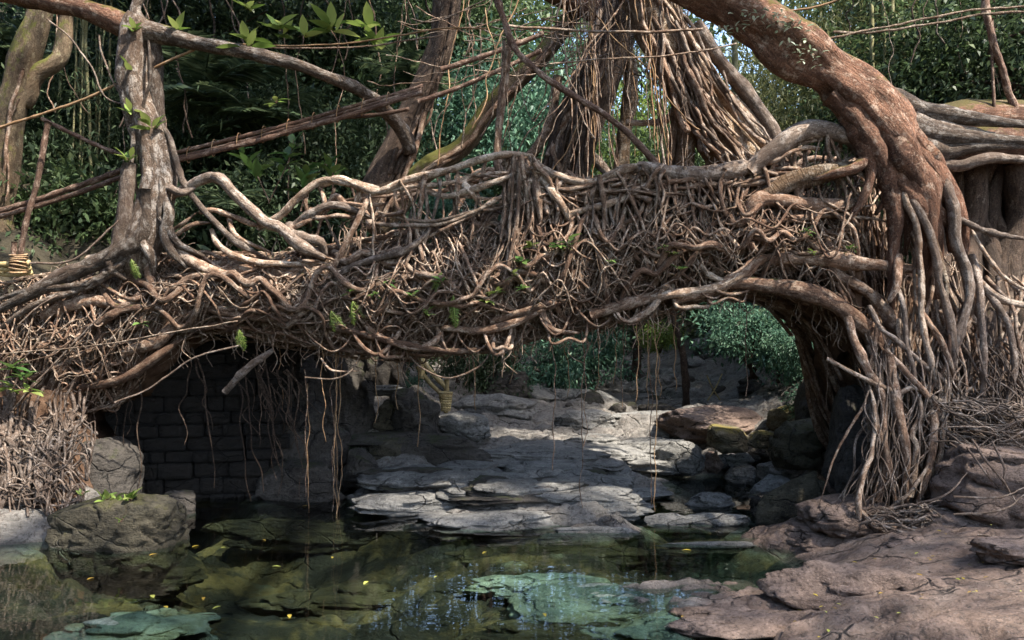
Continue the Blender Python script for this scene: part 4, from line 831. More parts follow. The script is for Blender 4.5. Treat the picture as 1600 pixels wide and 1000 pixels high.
for k in range(70):
    x = random.choice((random.uniform(955, 1075), random.uniform(1000, 1050), random.uniform(880, 960))); y1 = random.uniform(170, 300) if k % 3 else random.uniform(110, 200)
    pts = [P(x+random.gauss(0, 3)+10*t, -20+(y1+20)*t, 12.0+.2*math.sin(k)) for t in np.linspace(0, 1, 6)]
    tube_obj('aerial_root', pts, random.uniform(.5, 1.0+1.3*random.random()**4)*12/F, M[random.choice(('pale_root', 'grey_root', 'root', 'root', 'twine'))], ct, P(1020, 265, 12.0), sides=5, wig=.9)
for k in range(36):
    x = random.uniform(730, 1010); y0 = random.uniform(-30, 60); y1 = random.uniform(150, 300); dx = random.gauss(-10, 55)
    pts = [P(x+dx*t+random.gauss(0, 5), y0+(y1-y0)*t, 12.3+.5*math.sin(k)) for t in np.linspace(0, 1, 6)]
    tube_obj('aerial_root', pts, random.uniform(.5, 1.5)*12/F, M[random.choice(('pale_root', 'grey_root', 'root', 'twine'))], ct, P(1020, 265, 12.0), sides=5, wig=1.1)
for k in range(26):
    x = random.uniform(560, 1000); y0 = random.uniform(10, 130); L = random.uniform(80, 260); dy = random.gauss(-20, 30)
    pts = [P(x+L*t, y0+dy*t+14*math.sin(t*3.1)+random.gauss(0, 3), 12.5) for t in np.linspace(0, 1, 7)]
    tube_obj('aerial_root', pts, random.uniform(.5, 1.3)*12/F, M[random.choice(('pale_root', 'grey_root', 'root'))], ct, P(1020, 265, 12.0), sides=5, wig=1.1)
LT = back_tree('forked brown tree with rough bark at the far upper left', [(72, -40), (50, 40), (28, 120), (12, 210), (0, 320), (-8, 420)], [16, 17, 20, 20, 18, 20], 'mossy_bark', 13.5, 2, ('root',), 8, [([(98, 20), (88, 90), (58, 118), (34, 165)], [9, 12, 14, 14], 'mossy_bark')], name='forked_tree', crown_at=[(-9, 15, 13), (-12, 13, 12)])

# free vines, canes and the bamboo hand rails
def vine(label, pts, r, mat, d, name='vine', cat='vine', group=None, wig=.5, sides=6, offs=None):
    org = P(*pts[-1][:2], d); return tag(tube_obj(name, px_pts([(p[0], p[1], p[2] if len(p) > 2 else 0) for p in pts], d)-0, r*d/F, M[mat], None, org, org, sides=sides, wig=wig), label, cat, group)
vine('smooth brown aerial root slanting down from the top centre to the rail', [(772, -20), (783, 20), (800, 70), (830, 105), (890, 148), (940, 178), (985, 212), (1032, 262)], 5, 'bamboo', 10.6, 'aerial_root', 'aerial root', wig=.3, sides=8)
for k, dx in enumerate((-4, 0, 4)):
    vine(['left strand', 'middle strand', 'right strand'][k]+' of the upright root bundle standing on the rail', [(793+dx, 62), (785+dx, 150), (777+dx, 235), (784+dx, 290)], 2.6, 'root', 10.75+.03*k, 'aerial_root', 'aerial root', wig=.3)
for lab, p, r, m in [('upper thin vine strung across behind the left sprigs', [(330, 66), (450, 72), (560, 66), (680, 46), (760, 44)], 1.5, 'twine'), ('lower thin vine strung beside the upper one', [(340, 70), (460, 76), (570, 72), (690, 56)], 1.3, 'root'), ('taut vine crossing in front of the central figs', [(790, 42), (900, 47), (1000, 50), (1100, 46)], 2, 'pale_root'), ('thin wavy vine below the taut one at the central figs', [(860, 100), (960, 92), (1060, 85), (1150, 68)], 1.5, 'pale_root'),
                  ('thin cane slanting up from the far left to the forked fig', [(-20, 206), (60, 180), (130, 155), (190, 128), (310, 74)], 2.2, 'twine'), ('thin twig vine curving by the left fig trunk', [(75, 30), (110, 60), (140, 100), (165, 150), (195, 165), (205, 190)], 1.6, 'grey_root'), ('pale twig forking left of the fig trunk', [(155, 55), (158, 85), (180, 130), (200, 170)], 1.6, 'grey_root'),
                  ('taut cord running low from the left edge to the arch', [(-20, 554), (140, 541), (250, 522), (372, 502)], 1.5, 'pale_root'), ('straight cane leaning across the left bank roots', [(25, 632), (100, 552), (172, 478)], 1.5, 'grey_root'), ('second straight cane leaning on the left bank', [(30, 505), (60, 480), (90, 460)], 1.5, 'grey_root'), ('loose vine drooping under the left end of the bridge', [(180, 628), (235, 605), (300, 560), (372, 540)], 1.5, 'grey_root'),
                  ('slack root line from the left bank to the trunk', [(45, 412), (110, 408), (150, 380), (185, 345)], 2, 'grey_root')]:
    vine(lab, p, r, m, 10.6 if p[0][1] > 400 else 10.95, wig=.5, sides=5)
for lab, p, r, m in [('long pale vine high at the right, upper strand', [(1230, 72), (1340, 50), (1440, 30), (1510, 16), (1620, 10)], 2, 'pale_root'), ('long pale vine high at the right, lower strand', [(1300, 52), (1380, 48), (1480, 34), (1540, 22), (1640, 20)], 2, 'pale_root'), ('slack vine above the great leaning trunk', [(1210, 20), (1270, 12), (1320, -4)], 1.8, 'twine')]:
    vine(lab, p, r, m, 10.4, wig=.6, sides=5)
vine('reddish leaning stem at the upper right corner', [(1543, -20), (1548, 30), (1556, 70), (1574, 120), (1592, 175)], 6, 'bamboo', 10.6, 'leaning_stem', 'stem', sides=8)
vine('thin upright stem beside the reddish leaning one', [(1547, 30), (1550, 100), (1553, 180)], 2.5, 'bamboo', 10.6, 'leaning_stem', 'stem')
def pole(label, a, b, r, d, mat='bamboo', d2=None, group=None, name='bamboo_pole', nodes=True):
    A, B = P(*a, d), P(*b, d2 or d); n = max(4, int(np.linalg.norm(B-A)/.28)); org = A.copy()
    mb = MB(); t = np.linspace(0, 1, n*3+1); pts = [A+(B-A)*q+np.array([0, 0, -.03*math.sin(q*3.1)]) for q in t]
    rr = np.array([r*(1.18 if (k % 3 == 0 and nodes) else 1) for k in range(len(t))])*d/F
    tube(mb, pts, rr, 9, .25, .04, step=.06)
    return tag(mb.build(name, M[mat], None, org, org), label, 'pole', group)
for k, (dy, r, lab) in enumerate([(0, 3.2, 'topmost'), (7, 3, 'middle'), (13, 3.6, 'lowest')]):
    pole(lab+' bamboo pole of the bundle rising right from the left fig trunk', (272, 240+dy), (660, 134+dy*.8), r, 11.5-.03*k)
    o = None
for k, (a, b, lab) in enumerate([((655, 160), (845, 80), 'lower'), ((690, 108), (850, 52), 'upper')]):
    pole(lab+' pole continuing the bamboo rail behind the centre', a, b, 3.6, 12.2)
pole('thin pole below the bamboo bundle left of the shaggy trunk', (520, 182), (640, 170), 3, 11.8)
pole('upper of two bamboo poles sloping at the left edge', (-30, 338), (203, 262), 4.5, 11.6); pole('lower of two bamboo poles sloping at the left edge', (-30, 347), (200, 273), 3.6, 11.55)
pole('slanting dark brace pole between the post and the fig trunk', (66, 186), (205, 248), 3.2, 11.7)
pole('leaning bamboo post lashed at its foot on the left', (76, 190), (29, 415), 5, 11.3, name='bamboo_post'); pole('short bamboo stub beside the leaning post', (24, 378), (22, 420), 4.5, 11.25, name='bamboo_post')
for k in range(3): pole(['top', 'middle', 'bottom'][k]+' bamboo stub poking in at the left edge', (-30, 408+k*8), (47, 410+k*8), 4, 11.35+.05*k, 'dry')
lash = MB()
for k in range(7):
    c_ = P(29, 398+k*4.5, 11.3); th = np.linspace(0, 6.3, 12); tube(lash, np.stack([c_[0]+.11*np.cos(th), c_[1]+.11*np.sin(th), c_[2]+.02*np.sin(th*1+k)], -1), .013, 5, .2)
tag(lash.build('cane_lashing', M['twine'], None, P(29, 420, 11.3), P(29, 420, 11.3)), 'cane lashing wound round the foot of the leaning post', 'lashing')
for k in range(9):
    t = .06+k*.1; x, y = 272+388*t, 247-106*t; c_ = P(x, y+1, 11.47); th = np.linspace(0, 6.3, 10)
    o = tube_obj('cane_tie', np.stack([c_[0]+.02*np.cos(th), c_[1]+.07*np.sin(th), c_[2]+.115*np.cos(th+.3)], -1), .008, M['twine'], None, c_, c_, sides=5, wig=.2)
    tag(o, 'thin cane tie around the three-pole bamboo bundle', 'tie', 'cane ties along the bamboo bundle')

# bamboo stair rail and woven basket on the far bank
so = G(697, 640, .85); sr = empty('stair_rail', so, 'small bamboo hand rail leading down the bank behind the bridge', 'rail'); dS = so[1]
for nm, p, r in [('rail', [(658, 560), (676, 583), (698, 606)], 4.2), ('rail', [(652, 572), (672, 598), (696, 622)], 3.6), ('post', [(698, 592), (697, 645)], 5), ('post', [(660, 556), (659, 592)], 5)]:
    tube_obj(nm, px_pts(p, dS), r*dS/F, M['dry'], sr, so, sides=8, wig=.1, rough=.05)
bo = G(697, 640, .85)+np.array([.02, -.35, 0]); dB = bo[1]; bk = empty('waste_basket', bo, 'conical woven bamboo basket standing at the foot of the stair rail', 'basket')
hh, rt, rb = 29*dB/F, 9.6*dB/F, 6*dB/F; th = np.linspace(0, 2*math.pi, 24, endpoint=False)
mb = MB()
for q in range(8):
    z = hh*(q+.5)/8; r_ = rb+(rt-rb)*z/hh; tt = np.linspace(0, 2*math.pi, 25); tube(mb, np.stack([bo[0]+r_*np.cos(tt)*(1+.02*np.cos(tt*12+q*3.14)), bo[1]+r_*np.sin(tt), bo[2]+z+0*tt], -1), hh/15, 5, 0, .05)
mb.build('woven_body', M['dry'], bk, bo)
mb = MB()
for a in th[::2]: tube(mb, [bo+[rb*math.cos(a)*1.08, rb*math.sin(a)*1.08, 0], bo+[rt*math.cos(a)*1.06, rt*math.sin(a)*1.06, hh]], .012, 5, 0)
mb.build('stake_ring', M['dry'], bk, bo)['kind'] = 'stuff'
tt = np.linspace(0, 2*math.pi, 25); tube_obj('rim', np.stack([bo[0]+rt*1.05*np.cos(tt), bo[1]+rt*1.05*np.sin(tt), bo[2]+hh+0*tt], -1), .022, M['dry'], bk, bo, sides=6, wig=0)
for k, (a, b) in enumerate([((1104, 586), (1127, 628)), ((1128, 584), (1106, 626))]):
    pole(['stick leaning left', 'stick leaning right'][k]+' of the crossed pair at the far rubble', a, b, 1.2, 20.3+.1*k, 'dry', name='crossed_stick', nodes=False)
o = rock('half-buried mossy log at the right of the inlet', 1172, 1300, 812, .1, 752, .35, mat='rock_moss', n=14, name='fallen_log', cat='log', rot=.35)

# ------------------------------------------------------------------ forest
def gpt(px, d): x = (px-CX)/F*d; return np.array([x, d, float(ground(x, d))])
FT = [  # label, px, py of crown centre, depth, size, kind, leaf, name, trunk radius
 ('dense dark tree behind the forked tree at the far left', 60, 120, 19, 2.6, 'broad', 'leaf_dark', .14), ('dark tree behind the gap of the forked fig trunk', 190, 60, 20, 2.8, 'broad', 'leaf_dark', .15), ('dark tree right of the left fig, under its long limb', 340, 90, 19, 2.6, 'broad', 'leaf_dark', .14), ('dark tree at the top between the left fig and the shaggy trunk', 480, 20, 21, 3.0, 'broad', 'leaf_dark', .16),
 ('dark tree behind the sprigs of the long limb', 560, 110, 22, 2.8, 'broad', 'leaf_mid', .14), ('green tree seen left of the shaggy trunk', 600, 40, 24, 3.0, 'broad', 'leaf_mid', .14), ('green tree between the shaggy trunk and the slanting root', 750, 50, 25, 3.0, 'broad', 'leaf_mid', .14), ('lit green tree behind the mossy leaning trunk', 820, 170, 23, 2.6, 'broad', 'leaf_blue', .13),
 ('low green tree behind the mossy trunk foot', 760, 240, 21, 2.2, 'broad', 'leaf_blue', .12), ('pale green tree between the two central figs', 980, 220, 24, 2.4, 'broad', 'leaf_bright', .12), ('thin bamboo foliage above the sky gap at centre', 1000, 60, 30, 2.4, 'fine', 'leaf_dry', .05), ('low tree beside the pale fig', 1040, 240, 20, 1.6, 'broad', 'leaf_mid', .09),
 ('feathery bamboo right of the pale fig', 1240, 190, 20, 2.2, 'fine', 'leaf_dry', .05), ('feathery bamboo under the great leaning trunk', 1180, 150, 24, 2.4, 'fine', 'leaf_dry', .05), ('feathery bamboo above the great trunk', 1310, 40, 21, 2.6, 'fine', 'leaf_dry', .05), ('bamboo mass behind the upright pale culms', 1390, 100, 20, 2.4, 'fine', 'leaf_dry', .05),
 ('dark leafy tree right of the pale culms', 1470, 90, 17, 2.2, 'broad', 'leaf_mid', .13), ('dark leafy tree behind the leaning stem at the right edge', 1580, 100, 16, 2.2, 'broad', 'leaf_dark', .13), ('green tree at the top right corner', 1560, -20, 19, 2.8, 'broad', 'leaf_mid', .15), ('green tree above the great trunk, top right', 1420, -20, 22, 3.0, 'broad', 'leaf_mid', .15),
 ('dark tree filling the left edge above the bamboo poles', 20, 250, 17, 2.2, 'fine', 'leaf_dark', .1), ('dark feathery thicket left of the fig trunk', 130, 250, 18, 2.3, 'fine', 'leaf_dark', .08), ('dark thicket right of the left fig trunk', 330, 220, 18, 2.3, 'fine', 'leaf_dark', .08), ('dark thicket below the bamboo bundle', 470, 240, 18, 2.2, 'broad', 'leaf_dark', .1), ('dark tree below the bundle near the shaggy trunk', 560, 260, 20, 2.2, 'broad', 'leaf_dark', .1)]
for lab, px, py, d, s, kind, mat, r in FT:
    t = P(px, py, d); b = gpt(px+random.uniform(-40, 40), d+.3)
    if b[2] > t[2]-1: b[2] = t[2]-1.2
    tree('bamboo_clump' if kind == 'fine' else 'forest_tree', lab, b, t, r, kind, mat, (s, s*.9, s*random.uniform(.85, 1.1)), 'bamboo' if kind == 'fine' else 'tree', ncrown=2)
BU = [('leafy undergrowth bush at the lower left beside the leaning post', 60, 350, 14.5, 1.3, 'leaf_mid'), ('leafy bush left of the fig trunk foot', 150, 330, 14.8, 1.3, 'leaf_mid'), ('low bush at the left edge above the stub poles', 0, 390, 14, 1.1, 'leaf_dark'), ('bush behind the arching root beside the left fig', 330, 340, 15, 1.2, 'leaf_dark'), ('bush seen through the rail left of centre', 430, 320, 16, 1.3, 'leaf_dark'),
      ('bush seen through the rail near the mossy trunk', 700, 320, 16.5, 1.3, 'leaf_blue'), ('bush seen through the rail below the dark fig', 800, 290, 17, 1.3, 'leaf_mid'),
      ('big glossy bluish bush filling the right arch', 1180, 520, 17.5, 1.35, 'leaf_blue'), ('bluish bush right of the big one in the arch', 1265, 560, 16.5, .95, 'leaf_blue'), ('upper part bush hanging at the arch top', 1230, 470, 19, 1.4, 'leaf_blue'), ('dark bush over the boulder beside the root curtain', 1310, 600, 13.8, .6, 'leaf_blue'), ('dark shrub left under the deck at the far bank', 760, 575, 20, 1.1, 'leaf_dark'), ('dark shrub beneath the deck centre', 860, 575, 21, 1.2, 'leaf_blue'), ('shrub beneath the deck right of centre', 930, 560, 22.5, 1.2, 'leaf_blue'),
      ('leafy branch mass hanging close under the right arch', 1170, 510, 14.6, .75, 'leaf_blue'), ('leafy bush against the right side of the arch', 1262, 535, 13.6, .6, 'leaf_blue'), ('yellow-green sapling under the deck at the dark hollow', 1030, 525, 21, .6, 'leaf_bright'), ('small shrub on the rock left of the stair rail', 640, 600, 17.2, .35, 'leaf_blue'), ('dark ground plants beside the mossy yellowish rock', 560, 695, 13.6, .32, 'leaf_dark'), ('shrub behind the stair rail with broad leaves', 715, 568, 18.6, .6, 'leaf_dark'), ('low plants at the foot of the far bank', 850, 605, 21, .6, 'leaf_mid'), ('weeds draped over the dark tall boulder', 1262, 625, 14.2, .4, 'leaf_blue'),
      ('dim foliage inside the left arch by the wall', 330, 590, 12.8, .4, 'leaf_dark'), ('far shrub at the right end of the rubble', 1170, 600, 24, .9, 'leaf_dark')]
for lab, px, py, d, s, mat in BU:
    t = P(px, py, d); e = empty('shrub', t-[0, 0, s*.6], lab, 'shrub')
    mb = MB()
    for q in range(5): tube(mb, [t+np.array([random.uniform(-.1, .1)*s, .1*s, -.75*s]), t+np.array([random.uniform(-.3, .3), random.uniform(-.2, .2), -.2])*s, t+np.array([random.uniform(-.8, .8), random.uniform(-.4, .4), random.uniform(0, .5)])*s], np.array([.03, .02, .008])*max(.4, s), 5)
    mb.build('stem', M['dark_bark'], e, t-[0, 0, s*.6])
    crown_obj('bush', random.randrange(3), mat, e, (0, 0, s*.6), (s, s, s), random.uniform(0, 6.3))
# pale bamboo culms
for lab, x, y0, y1, r, d in [('leftmost of four pale culms above the great trunk', 1360, -30, 95, 3, 17), ('second of four pale culms above the great trunk', 1379, -30, 110, 2.5, 17.2), ('third pale culm above the great trunk', 1394, -30, 120, 3.6, 17), ('rightmost of four pale culms above the great trunk', 1410, 40, 135, 3.5, 17.4), ('thin pale culm at the sky gap beside the pale fig', 1146, 62, 110, 5, 16)]:
    pole(lab, (x, y0), (x+5, y1+100), r, d, 'culm', name='bamboo_culm')
for k in range(16):
    x = random.uniform(95, 235); pole('slim shaded bamboo culm in the dark grove left of the fig', (x, -30), (x+random.uniform(-25, 25), 330), random.uniform(1.4, 2.6), random.uniform(15.5, 17.5), 'culm', group='culms in the dark left grove', name='bamboo_culm', nodes=False)
# far wood that closes the view
r_ = np.random.default_rng(5); n = 170000
px = r_.uniform(-500, 2100, n); d = r_.uniform(27, 46, n); top = 60+260*np.exp(-((px-1050)/170)**2)
py = r_.uniform(-330, 480, n); keep = ~((py < 175) & (np.abs(px-1060) < 130) & (r_.random(n) < .6)); px, py, d = px[keep], py[keep], d[keep]
B = np.stack([(px-CX)/F*d, d, EYE-(py-HY)/F*d], -1); cl = fbm(B*.45, 3, 15); kk = cl > np.where(px < 880, -.9, -.35); B = B[kk]; d = d[kk]
dr = r_.normal(0, 1, B.shape); dr[:, 2] -= .4
V, Q, T = leaves(B, dr, r_.choice([.28, .45, .7], len(B)), r_.choice([.1, .2, .26], len(B)), 6)
o = link('distant_wood', mesh('distant_wood', V, Q, {'tint': ('FLOAT', T)}, False), M['leaf_mid']); tag(o, 'dark mass of far forest closing the valley behind the bridge', 'forest', kind='stuff')
r_ = np.random.default_rng(8); n = 60000     # undergrowth on the near hillsides and far bank
x = r_.uniform(-16, 16, n); y = r_.uniform(14, 30, n); g_ = ground(x, y); keep = (g_ > 1.75+.4*noise(np.stack([x, y, 0*x], -1), 2)) & ~((np.abs(x-3) < 2.5) & (y < 23))
x, y, g_ = x[keep], y[keep], g_[keep]; B = np.stack([x, y, g_+r_.random(len(x))**2*1.1], -1); dr = r_.normal(0, .8, B.shape); dr[:, 2] += .2
V, Q, T = leaves(B, dr, .26, .1, 9)
o = link('undergrowth', mesh('undergrowth', V, Q, {'tint': ('FLOAT', T)}, False), M['leaf_dark']); tag(o, 'dark leafy undergrowth covering the hillsides', 'undergrowth', kind='stuff')

# ------------------------------------------------------------------ palms, ferns, sprigs, fallen leaves
def frond_mesh(name, L, n, lw, mat, seed=0, droop=.5, plen=.42):
    t = np.linspace(.06, 1, n); s = np.concatenate([t, t]); sg = np.repeat([1, -1], n); c = np.stack([s*L, 0*s, L*(.35*s-droop*s*s)], -1)
    ln = L*plen*np.sin(np.clip(s*.93+.07, 0, 1)*math.pi)**.7+.01
    dr = np.stack([np.full(2*n, .45), sg*1.0, np.full(2*n, -.15)], -1); V, Q, T = leaves(c, dr, ln, lw, seed)
    mb = MB(); tt = np.linspace(0, 1, 8); tube(mb, np.stack([tt*L, 0*tt, L*(.35*tt-droop*tt*tt)], -1), np.linspace(.02, .008, 8)*L, 5, 0)
    mb.add(V, Q, None, T); me = mesh(name, np.concatenate(mb.V), np.concatenate(mb.Q), {'tint': ('FLOAT', np.concatenate(mb.T))}, False); me.materials.append(M[mat]); return me
PALM = [frond_mesh('frond', 1, 26, .05, 'leaf_dark', k) for k in range(2)]; FERN = [frond_mesh('frond', 1, 17, .035, 'leaf_bright', 5+k, .45, .2) for k in range(2)]
def rosette(name, label, c, size, ms, n, cat, tilt=(-.2, .6), face=None):
    e = empty(name, c, label, cat)
    for k in range(n):
        o = link('frond', ms[k % len(ms)], None, e)
        if face is not None:
            s = size*random.uniform(.75, 1.1); o.scale = (s, s, s); o.rotation_euler = (math.pi/2+random.uniform(-.4, .4), 1.2+random.uniform(-.5, .7)+k*.35, random.uniform(-.3, .3)); continue
        a = (k*2.4 if face is None else face+random.uniform(-.7, .7)); s = size*random.uniform(.75, 1.15); o.scale = (s, s, s); o.rotation_euler = (0, -random.uniform(*tilt), a)
    return e
for lab, px, py, d, s in [('dim palm behind the left fig under its long limb', 320, 150, 15.5, 1.6), ('second dim palm lower right of the first, above the bamboo bundle', 400, 190, 15.8, 1.3), ('shaded palm under the arching root beside the left fig', 350, 315, 14.2, .8), ('small palm at the dark left edge', 10, 90, 15.5, 1.2), ('palm frond plant inside the top of the right arch', 1250, 492, 15.5, .9), ('small fan of fronds at the overgrown boulder', 1270, 640, 13.4, .45), ('palm left of the shaggy trunk near the sprigs', 640, 130, 15.5, 1.0)]:
    rosette('palm', lab, P(px, py, d), s, PALM, 11, 'palm')
for lab, px, py, s in [('pale fern on the fig root beside the deck end', 205, 405, .34), ('long fern hanging on the deck face left of centre', 517, 486, .34), ('second fern hanging right of the long one', 551, 470, .3), ('broad fern hanging at the middle of the deck face', 708, 462, .4), ('small fern above the broad fern', 690, 425, .26), ('brown withered fern under the deck at the left arch', 374, 515, .3)]:
    rosette('fern', lab, P(px, py, float(D(px))-.2), s, FERN, 2, 'fern', (-.9, -.2), 1)
def big_leaf(name, mat, seed):
    n = 5; t = np.linspace(0, 1, n); wd = np.array([.03, .17, .2, .13, .0])
    V = []
    for k in range(n):
        V += [[t[k], -wd[k], .06*wd[k]/.2-.12*t[k]**2], [t[k], 0, -.12*t[k]**2], [t[k], wd[k], .06*wd[k]/.2-.12*t[k]**2]]
    Q = []
    for k in range(n-1):
        Q += [[3*k, 3*k+3, 3*k+4, 3*k+1], [3*k+1, 3*k+4, 3*k+5, 3*k+2]]
    me = mesh(name, V, Q, {'tint': ('FLOAT', np.full(len(V), seed))}); me.materials.append(M[mat]); return me
LEAF = {m: [big_leaf('leaf', m, s) for s in (.2, .6, .95)] for m in ('leaf_gloss', 'leaf_bright', 'leaf_fall', 'leaf_pale')}
def sprig(label, px, py, d, n, L, mat='leaf_gloss', stem=None, name='leaf_sprig', cat='plant', up_=.5, spread=0):
    c = P(px, py, d); e = empty(name, c, label, cat)
    base = c if stem is None else P(*stem, d)
    tube_obj('stem', [base, (base+c)/2+np.array([.03, 0, .02]), c+np.array([0, 0, .03])], np.array([.014, .01, .006]), M['root'], e, c, sides=5)
    for k in range(n):
        o = link('leaf', LEAF[mat][k % 3], None, e); s = 1.3*L*d/F*random.uniform(.75, 1.2); a = k*2.4+random.uniform(-.3, .3)
        f_ = k/max(1, n-1); q = (base-c)*f_*spread if spread else np.array([random.gauss(0, 1), random.gauss(0, .6), random.gauss(0, 1)])*s*.12
        o.location = tuple(q); o.scale = (s, s, s); o.rotation_euler = (random.uniform(-.4, .4), -random.uniform(up_-.5, up_+.6), a)
    return e
SP = [('bright sprig standing on the left part of the long limb', 282, 50, 10.9, 6, 20), ('bright sprig on the limb right of the first', 386, 66, 10.8, 9, 22), ('sprig at the top left of the leaf cluster', 388, 16, 11.5, 6, 18), ('sprig in the middle of the upper leaf cluster', 436, 48, 11.2, 9, 22), ('sprig right of middle in the upper leaf cluster', 478, 56, 11.2, 7, 20), ('brightest sprig at the right of the upper leaf cluster', 516, 44, 11.2, 9, 24), ('sprig left of the shaggy trunk', 570, 45, 11.6, 7, 22), ('sprig below its neighbour left of the shaggy trunk', 592, 72, 11.6, 8, 22), ('leaf sprig on a twig below the long limb', 430, 160, 11.3, 5, 14),
      ('ivy sprig half way up the left trunk', 208, 175, 10.8, 7, 14), ('yellow-green leaves on the left trunk bend', 240, 198, 10.75, 8, 17), ('yellow-green leaves at the trunk above the bamboo poles', 198, 250, 10.75, 8, 15), ('leaves at the trunk fork', 208, 45, 10.7, 5, 15), ('small leaves high on the left trunk', 200, 110, 10.8, 5, 14)]
for lab, px, py, d, n, L in SP: sprig(lab, px, py, d, n, L*1.25, 'leaf_bright')
for lab, px, py, st, n in [('upright sapling with glossy leaves left of the pair', 375, 235, (420, 315), 12), ('upright sapling with glossy leaves right of the pair', 460, 222, (420, 318), 13), ('glossy sapling behind the curled roots', 478, 268, (470, 330), 14), ('glossy sapling right of the curled roots', 515, 255, (520, 300), 9)]:
    sprig(lab, px, py, 11.9, n, 25, 'leaf_gloss', st, 'sapling', 'sapling', .6, .6)
for k, (px, py, n, L, mt) in enumerate([(872, 385, 9, 17, 'leaf_gloss'), (890, 380, 6, 18, 'leaf_gloss'), (828, 385, 8, 12, 'leaf_bright'), (815, 410, 8, 14, 'leaf_gloss'), (800, 430, 7, 12, 'leaf_bright'), (775, 455, 8, 12, 'leaf_bright'), (760, 470, 7, 12, 'leaf_bright'), (815, 450, 7, 11, 'leaf_gloss'), (690, 440, 6, 12, 'leaf_gloss'), (670, 490, 7, 12, 'leaf_bright'), (645, 460, 5, 12, 'leaf_gloss'), (585, 460, 6, 10, 'leaf_gloss'), (605, 440, 4, 12, 'leaf_gloss'), (1050, 395, 7, 11, 'leaf_bright'), (1060, 420, 6, 11, 'leaf_gloss'), (1262, 363, 7, 14, 'leaf_gloss'), (1330, 390, 7, 11, 'leaf_gloss'), (1270, 395, 5, 9, 'leaf_bright'), (955, 410, 6, 10, 'leaf_gloss'), (1040, 385, 5, 10, 'leaf_bright'), (545, 455, 6, 11, 'leaf_gloss'), (220, 505, 4, 10, 'leaf_gloss')]):
    near = ['left', 'middle', 'right'][0 if px < 700 else 1 if px < 1000 else 2]
    o = sprig('small leafy plant rooted on the '+near+' part of the deck face', px, py, float(D(px))-.25, n, L, mt, up_=.1); o['group'] = 'plants on the '+near+' deck face'
for px, py, n, L in [(18, 575, 9, 20), (35, 590, 9, 20), (12, 605, 8, 18), (45, 610, 6, 18)]:
    o = sprig('heart-leaved green plant at the left bank edge', px, py, 10.3, n, L, 'leaf_bright' if py > 600 else 'leaf_gloss', up_=.2); o['group'] = 'leafy plants at the left bank edge'
for px, py, n, L, lab in [(165, 782, 8, 14, 'green tuft on the left of the boulder top'), (180, 786, 7, 13, 'green tuft in the middle of the boulder top'), (202, 782, 9, 17, 'leafiest tuft at the right of the boulder top'), (128, 772, 5, 10, 'tiny tuft at the boulder peak'), (188, 815, 4, 9, 'tiny plant on the boulder front face')]:
    sprig(lab, px, py, 9.35 if py < 800 else 9.0, n, L, 'leaf_bright', name='plant_tuft', cat='plant', up_=.6)
for k, (px, py) in enumerate([(233, 868), (262, 950), (345, 947), (318, 933), (452, 960), (240, 934), (136, 906), (300, 855), (425, 885), (1185, 842), (1080, 860), (683, 900), (1066, 962), (850, 958), (575, 908), (480, 790), (520, 872), (345, 856), (410, 843), (760, 862)]):
    c = G(px, py, .006); o = link('fallen_leaf', LEAF['leaf_fall'][k % 3], None, None, c); s = random.uniform(.06, .11); o.scale = (s, s, s); o.rotation_euler = (0, -.1, random.uniform(0, 6.3))
    tag(o, 'small fallen leaf floating on the dark pool', 'leaf', 'fallen leaves floating on the pool')

# unseen forest added to block low skylight, left open on the sun's side
r_ = np.random.default_rng(12); n = 26000
a = r_.uniform(math.radians(150), math.radians(390), n); q = r_.uniform(13, 22, n); x = q*np.cos(a); y = 4+q*np.sin(a)
ok = ~((x > -2) & (y < 12)) & ~((y > 3) & (np.abs(x)*F/np.maximum(y, .1) < 900)); x, y = x[ok], y[ok]
B = np.stack([x, y, r_.uniform(1, 13, len(x))], -1); dr = r_.normal(0, 1, B.shape); dr[:, 2] -= .3
V, Q, T = leaves(B, dr, .9, .4, 13)
o = link('sky_shade_forest', mesh('sky_shade_forest', V, Q, {'tint': ('FLOAT', T)}, False), M['leaf_dark']); tag(o, 'unseen forest added around the pool to block skylight', 'forest', kind='stuff')

# unseen leaf canopy added for dappled shade; a gap lets sun onto the bridge
cr = np.random.default_rng(21); n = 42000
x = cr.uniform(-7, 17, n); y = cr.uniform(-7, 11, n); z = cr.uniform(11, 14.5, n)
m_ = 9000; x = np.append(x, cr.uniform(3.5, 9.6, m_)); y = np.append(y, cr.uniform(10.2, 15, m_)); z = np.append(z, cr.uniform(12.6, 14.5, m_)); n += m_
cl = fbm(np.stack([x*.42, y*.42, z*.3], -1), 3, 33); band = np.exp(-(np.abs(y-7.6)/2.7)**4)
keep = (cl > -.3+.7*band) & (cr.random(n) < 1-.6*band); B = np.stack([x, y, z], -1)[keep]; dr = cr.normal(0, 1, B.shape); dr[:, 2] -= .4
V, Q, T = leaves(B, dr, .3, .14, 22)
link('crown', mesh('crown', V-RO, Q, {'tint': ('FLOAT', T)}, False), M['leaf_mid'], rf)  # added shade canopy, hung on the fig as its crown
top_ = P(1040, -60, 9.8)
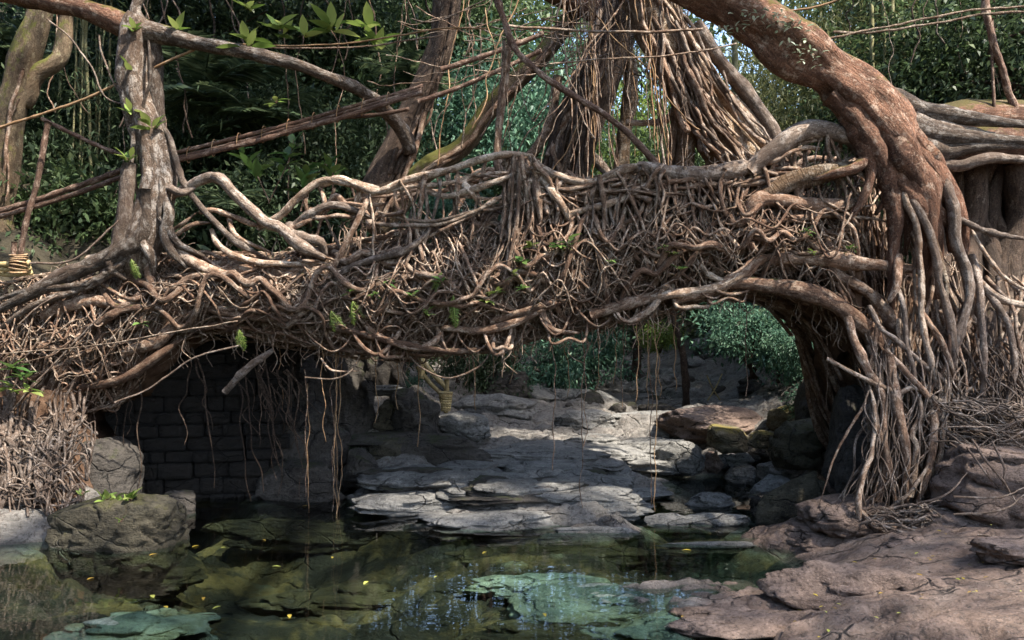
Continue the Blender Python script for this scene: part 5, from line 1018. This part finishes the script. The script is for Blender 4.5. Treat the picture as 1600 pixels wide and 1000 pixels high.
for ex in ((-4, 9, 12.5), (1, 2, 12.8), (6, -3, 13), (9, 5, 13), (13, 1, 12.5), (5, 11, 13)):
    tube_obj('branch', [top_, top_+(np.array(ex)-top_)*.4+np.array([0, 0, 1.2]), np.array(ex)], np.array([.3, .2, .06]), M['red_bark'], rf, RO, sides=9)  # boughs added to carry the unseen shade canopy
# little epiphytes on the great trunk
for k, (px, py, n) in enumerate([(1170, 28, 9), (1215, 25, 12), (1235, 40, 10), (1250, 72, 8), (1268, 88, 7), (1140, 45, 6)]):
    o = sprig('small pale-leaved epiphyte on the side of the great leaning trunk', px, py, 9.4, n*2, 8, 'leaf_pale', up_=-.3); o['group'] = 'epiphytes on the great leaning trunk'
    for ch in o.children:
        if ch.name.startswith('leaf'): ch.location = tuple(np.array([random.gauss(0, .11), random.uniform(-.03, .03), random.gauss(0, .07)]))

# lianas in the dark wood and dry leaves on the near right rock
for k in range(34):
    x = random.uniform(60, 760) if k < 24 else random.uniform(1330, 1600); d = random.uniform(14.2, 16.5); y1 = random.uniform(80, 330) if k < 24 else random.uniform(40, 170); L = random.gauss(0, 35)
    pts = [P(x+L*t+random.gauss(0, 5), -30+(y1+30)*t, d) for t in np.linspace(0, 1, 7)]
    where = 'left' if x < 420 else 'middle' if x < 1000 else 'right'
    tag(tube_obj('liana', np.array(pts), random.uniform(.6, 1.7)*d/F, M[random.choice(('grey_root', 'root', 'dark_bark'))], None, pts[-1], pts[-1], sides=5, wig=1), 'thin liana hanging in the '+where+' of the dark wood behind the bridge', 'liana', 'lianas in the '+where+' of the wood')
for k in range(46):
    px, py = random.uniform(1240, 1600), random.uniform(865, 985); x, y = G(px, py, .25)[:2]; ii = int(np.argmin(abs(gy-y))); jj = int(np.argmin(abs(gx-x)))
    hit = None
    o = link('dry_leaf', LEAF['leaf_fall'][k % 3], None, None, (x, y, Z[ii, jj]+.03)); sc_ = random.uniform(.03, .06); o.scale = (sc_, sc_, sc_); o.rotation_euler = (random.uniform(-.3, .3), random.uniform(-.3, .1), random.uniform(0, 6.3))
    tag(o, 'small dry leaf lying on the near right rock shelf', 'leaf', 'dry leaves on the right rock shelf')
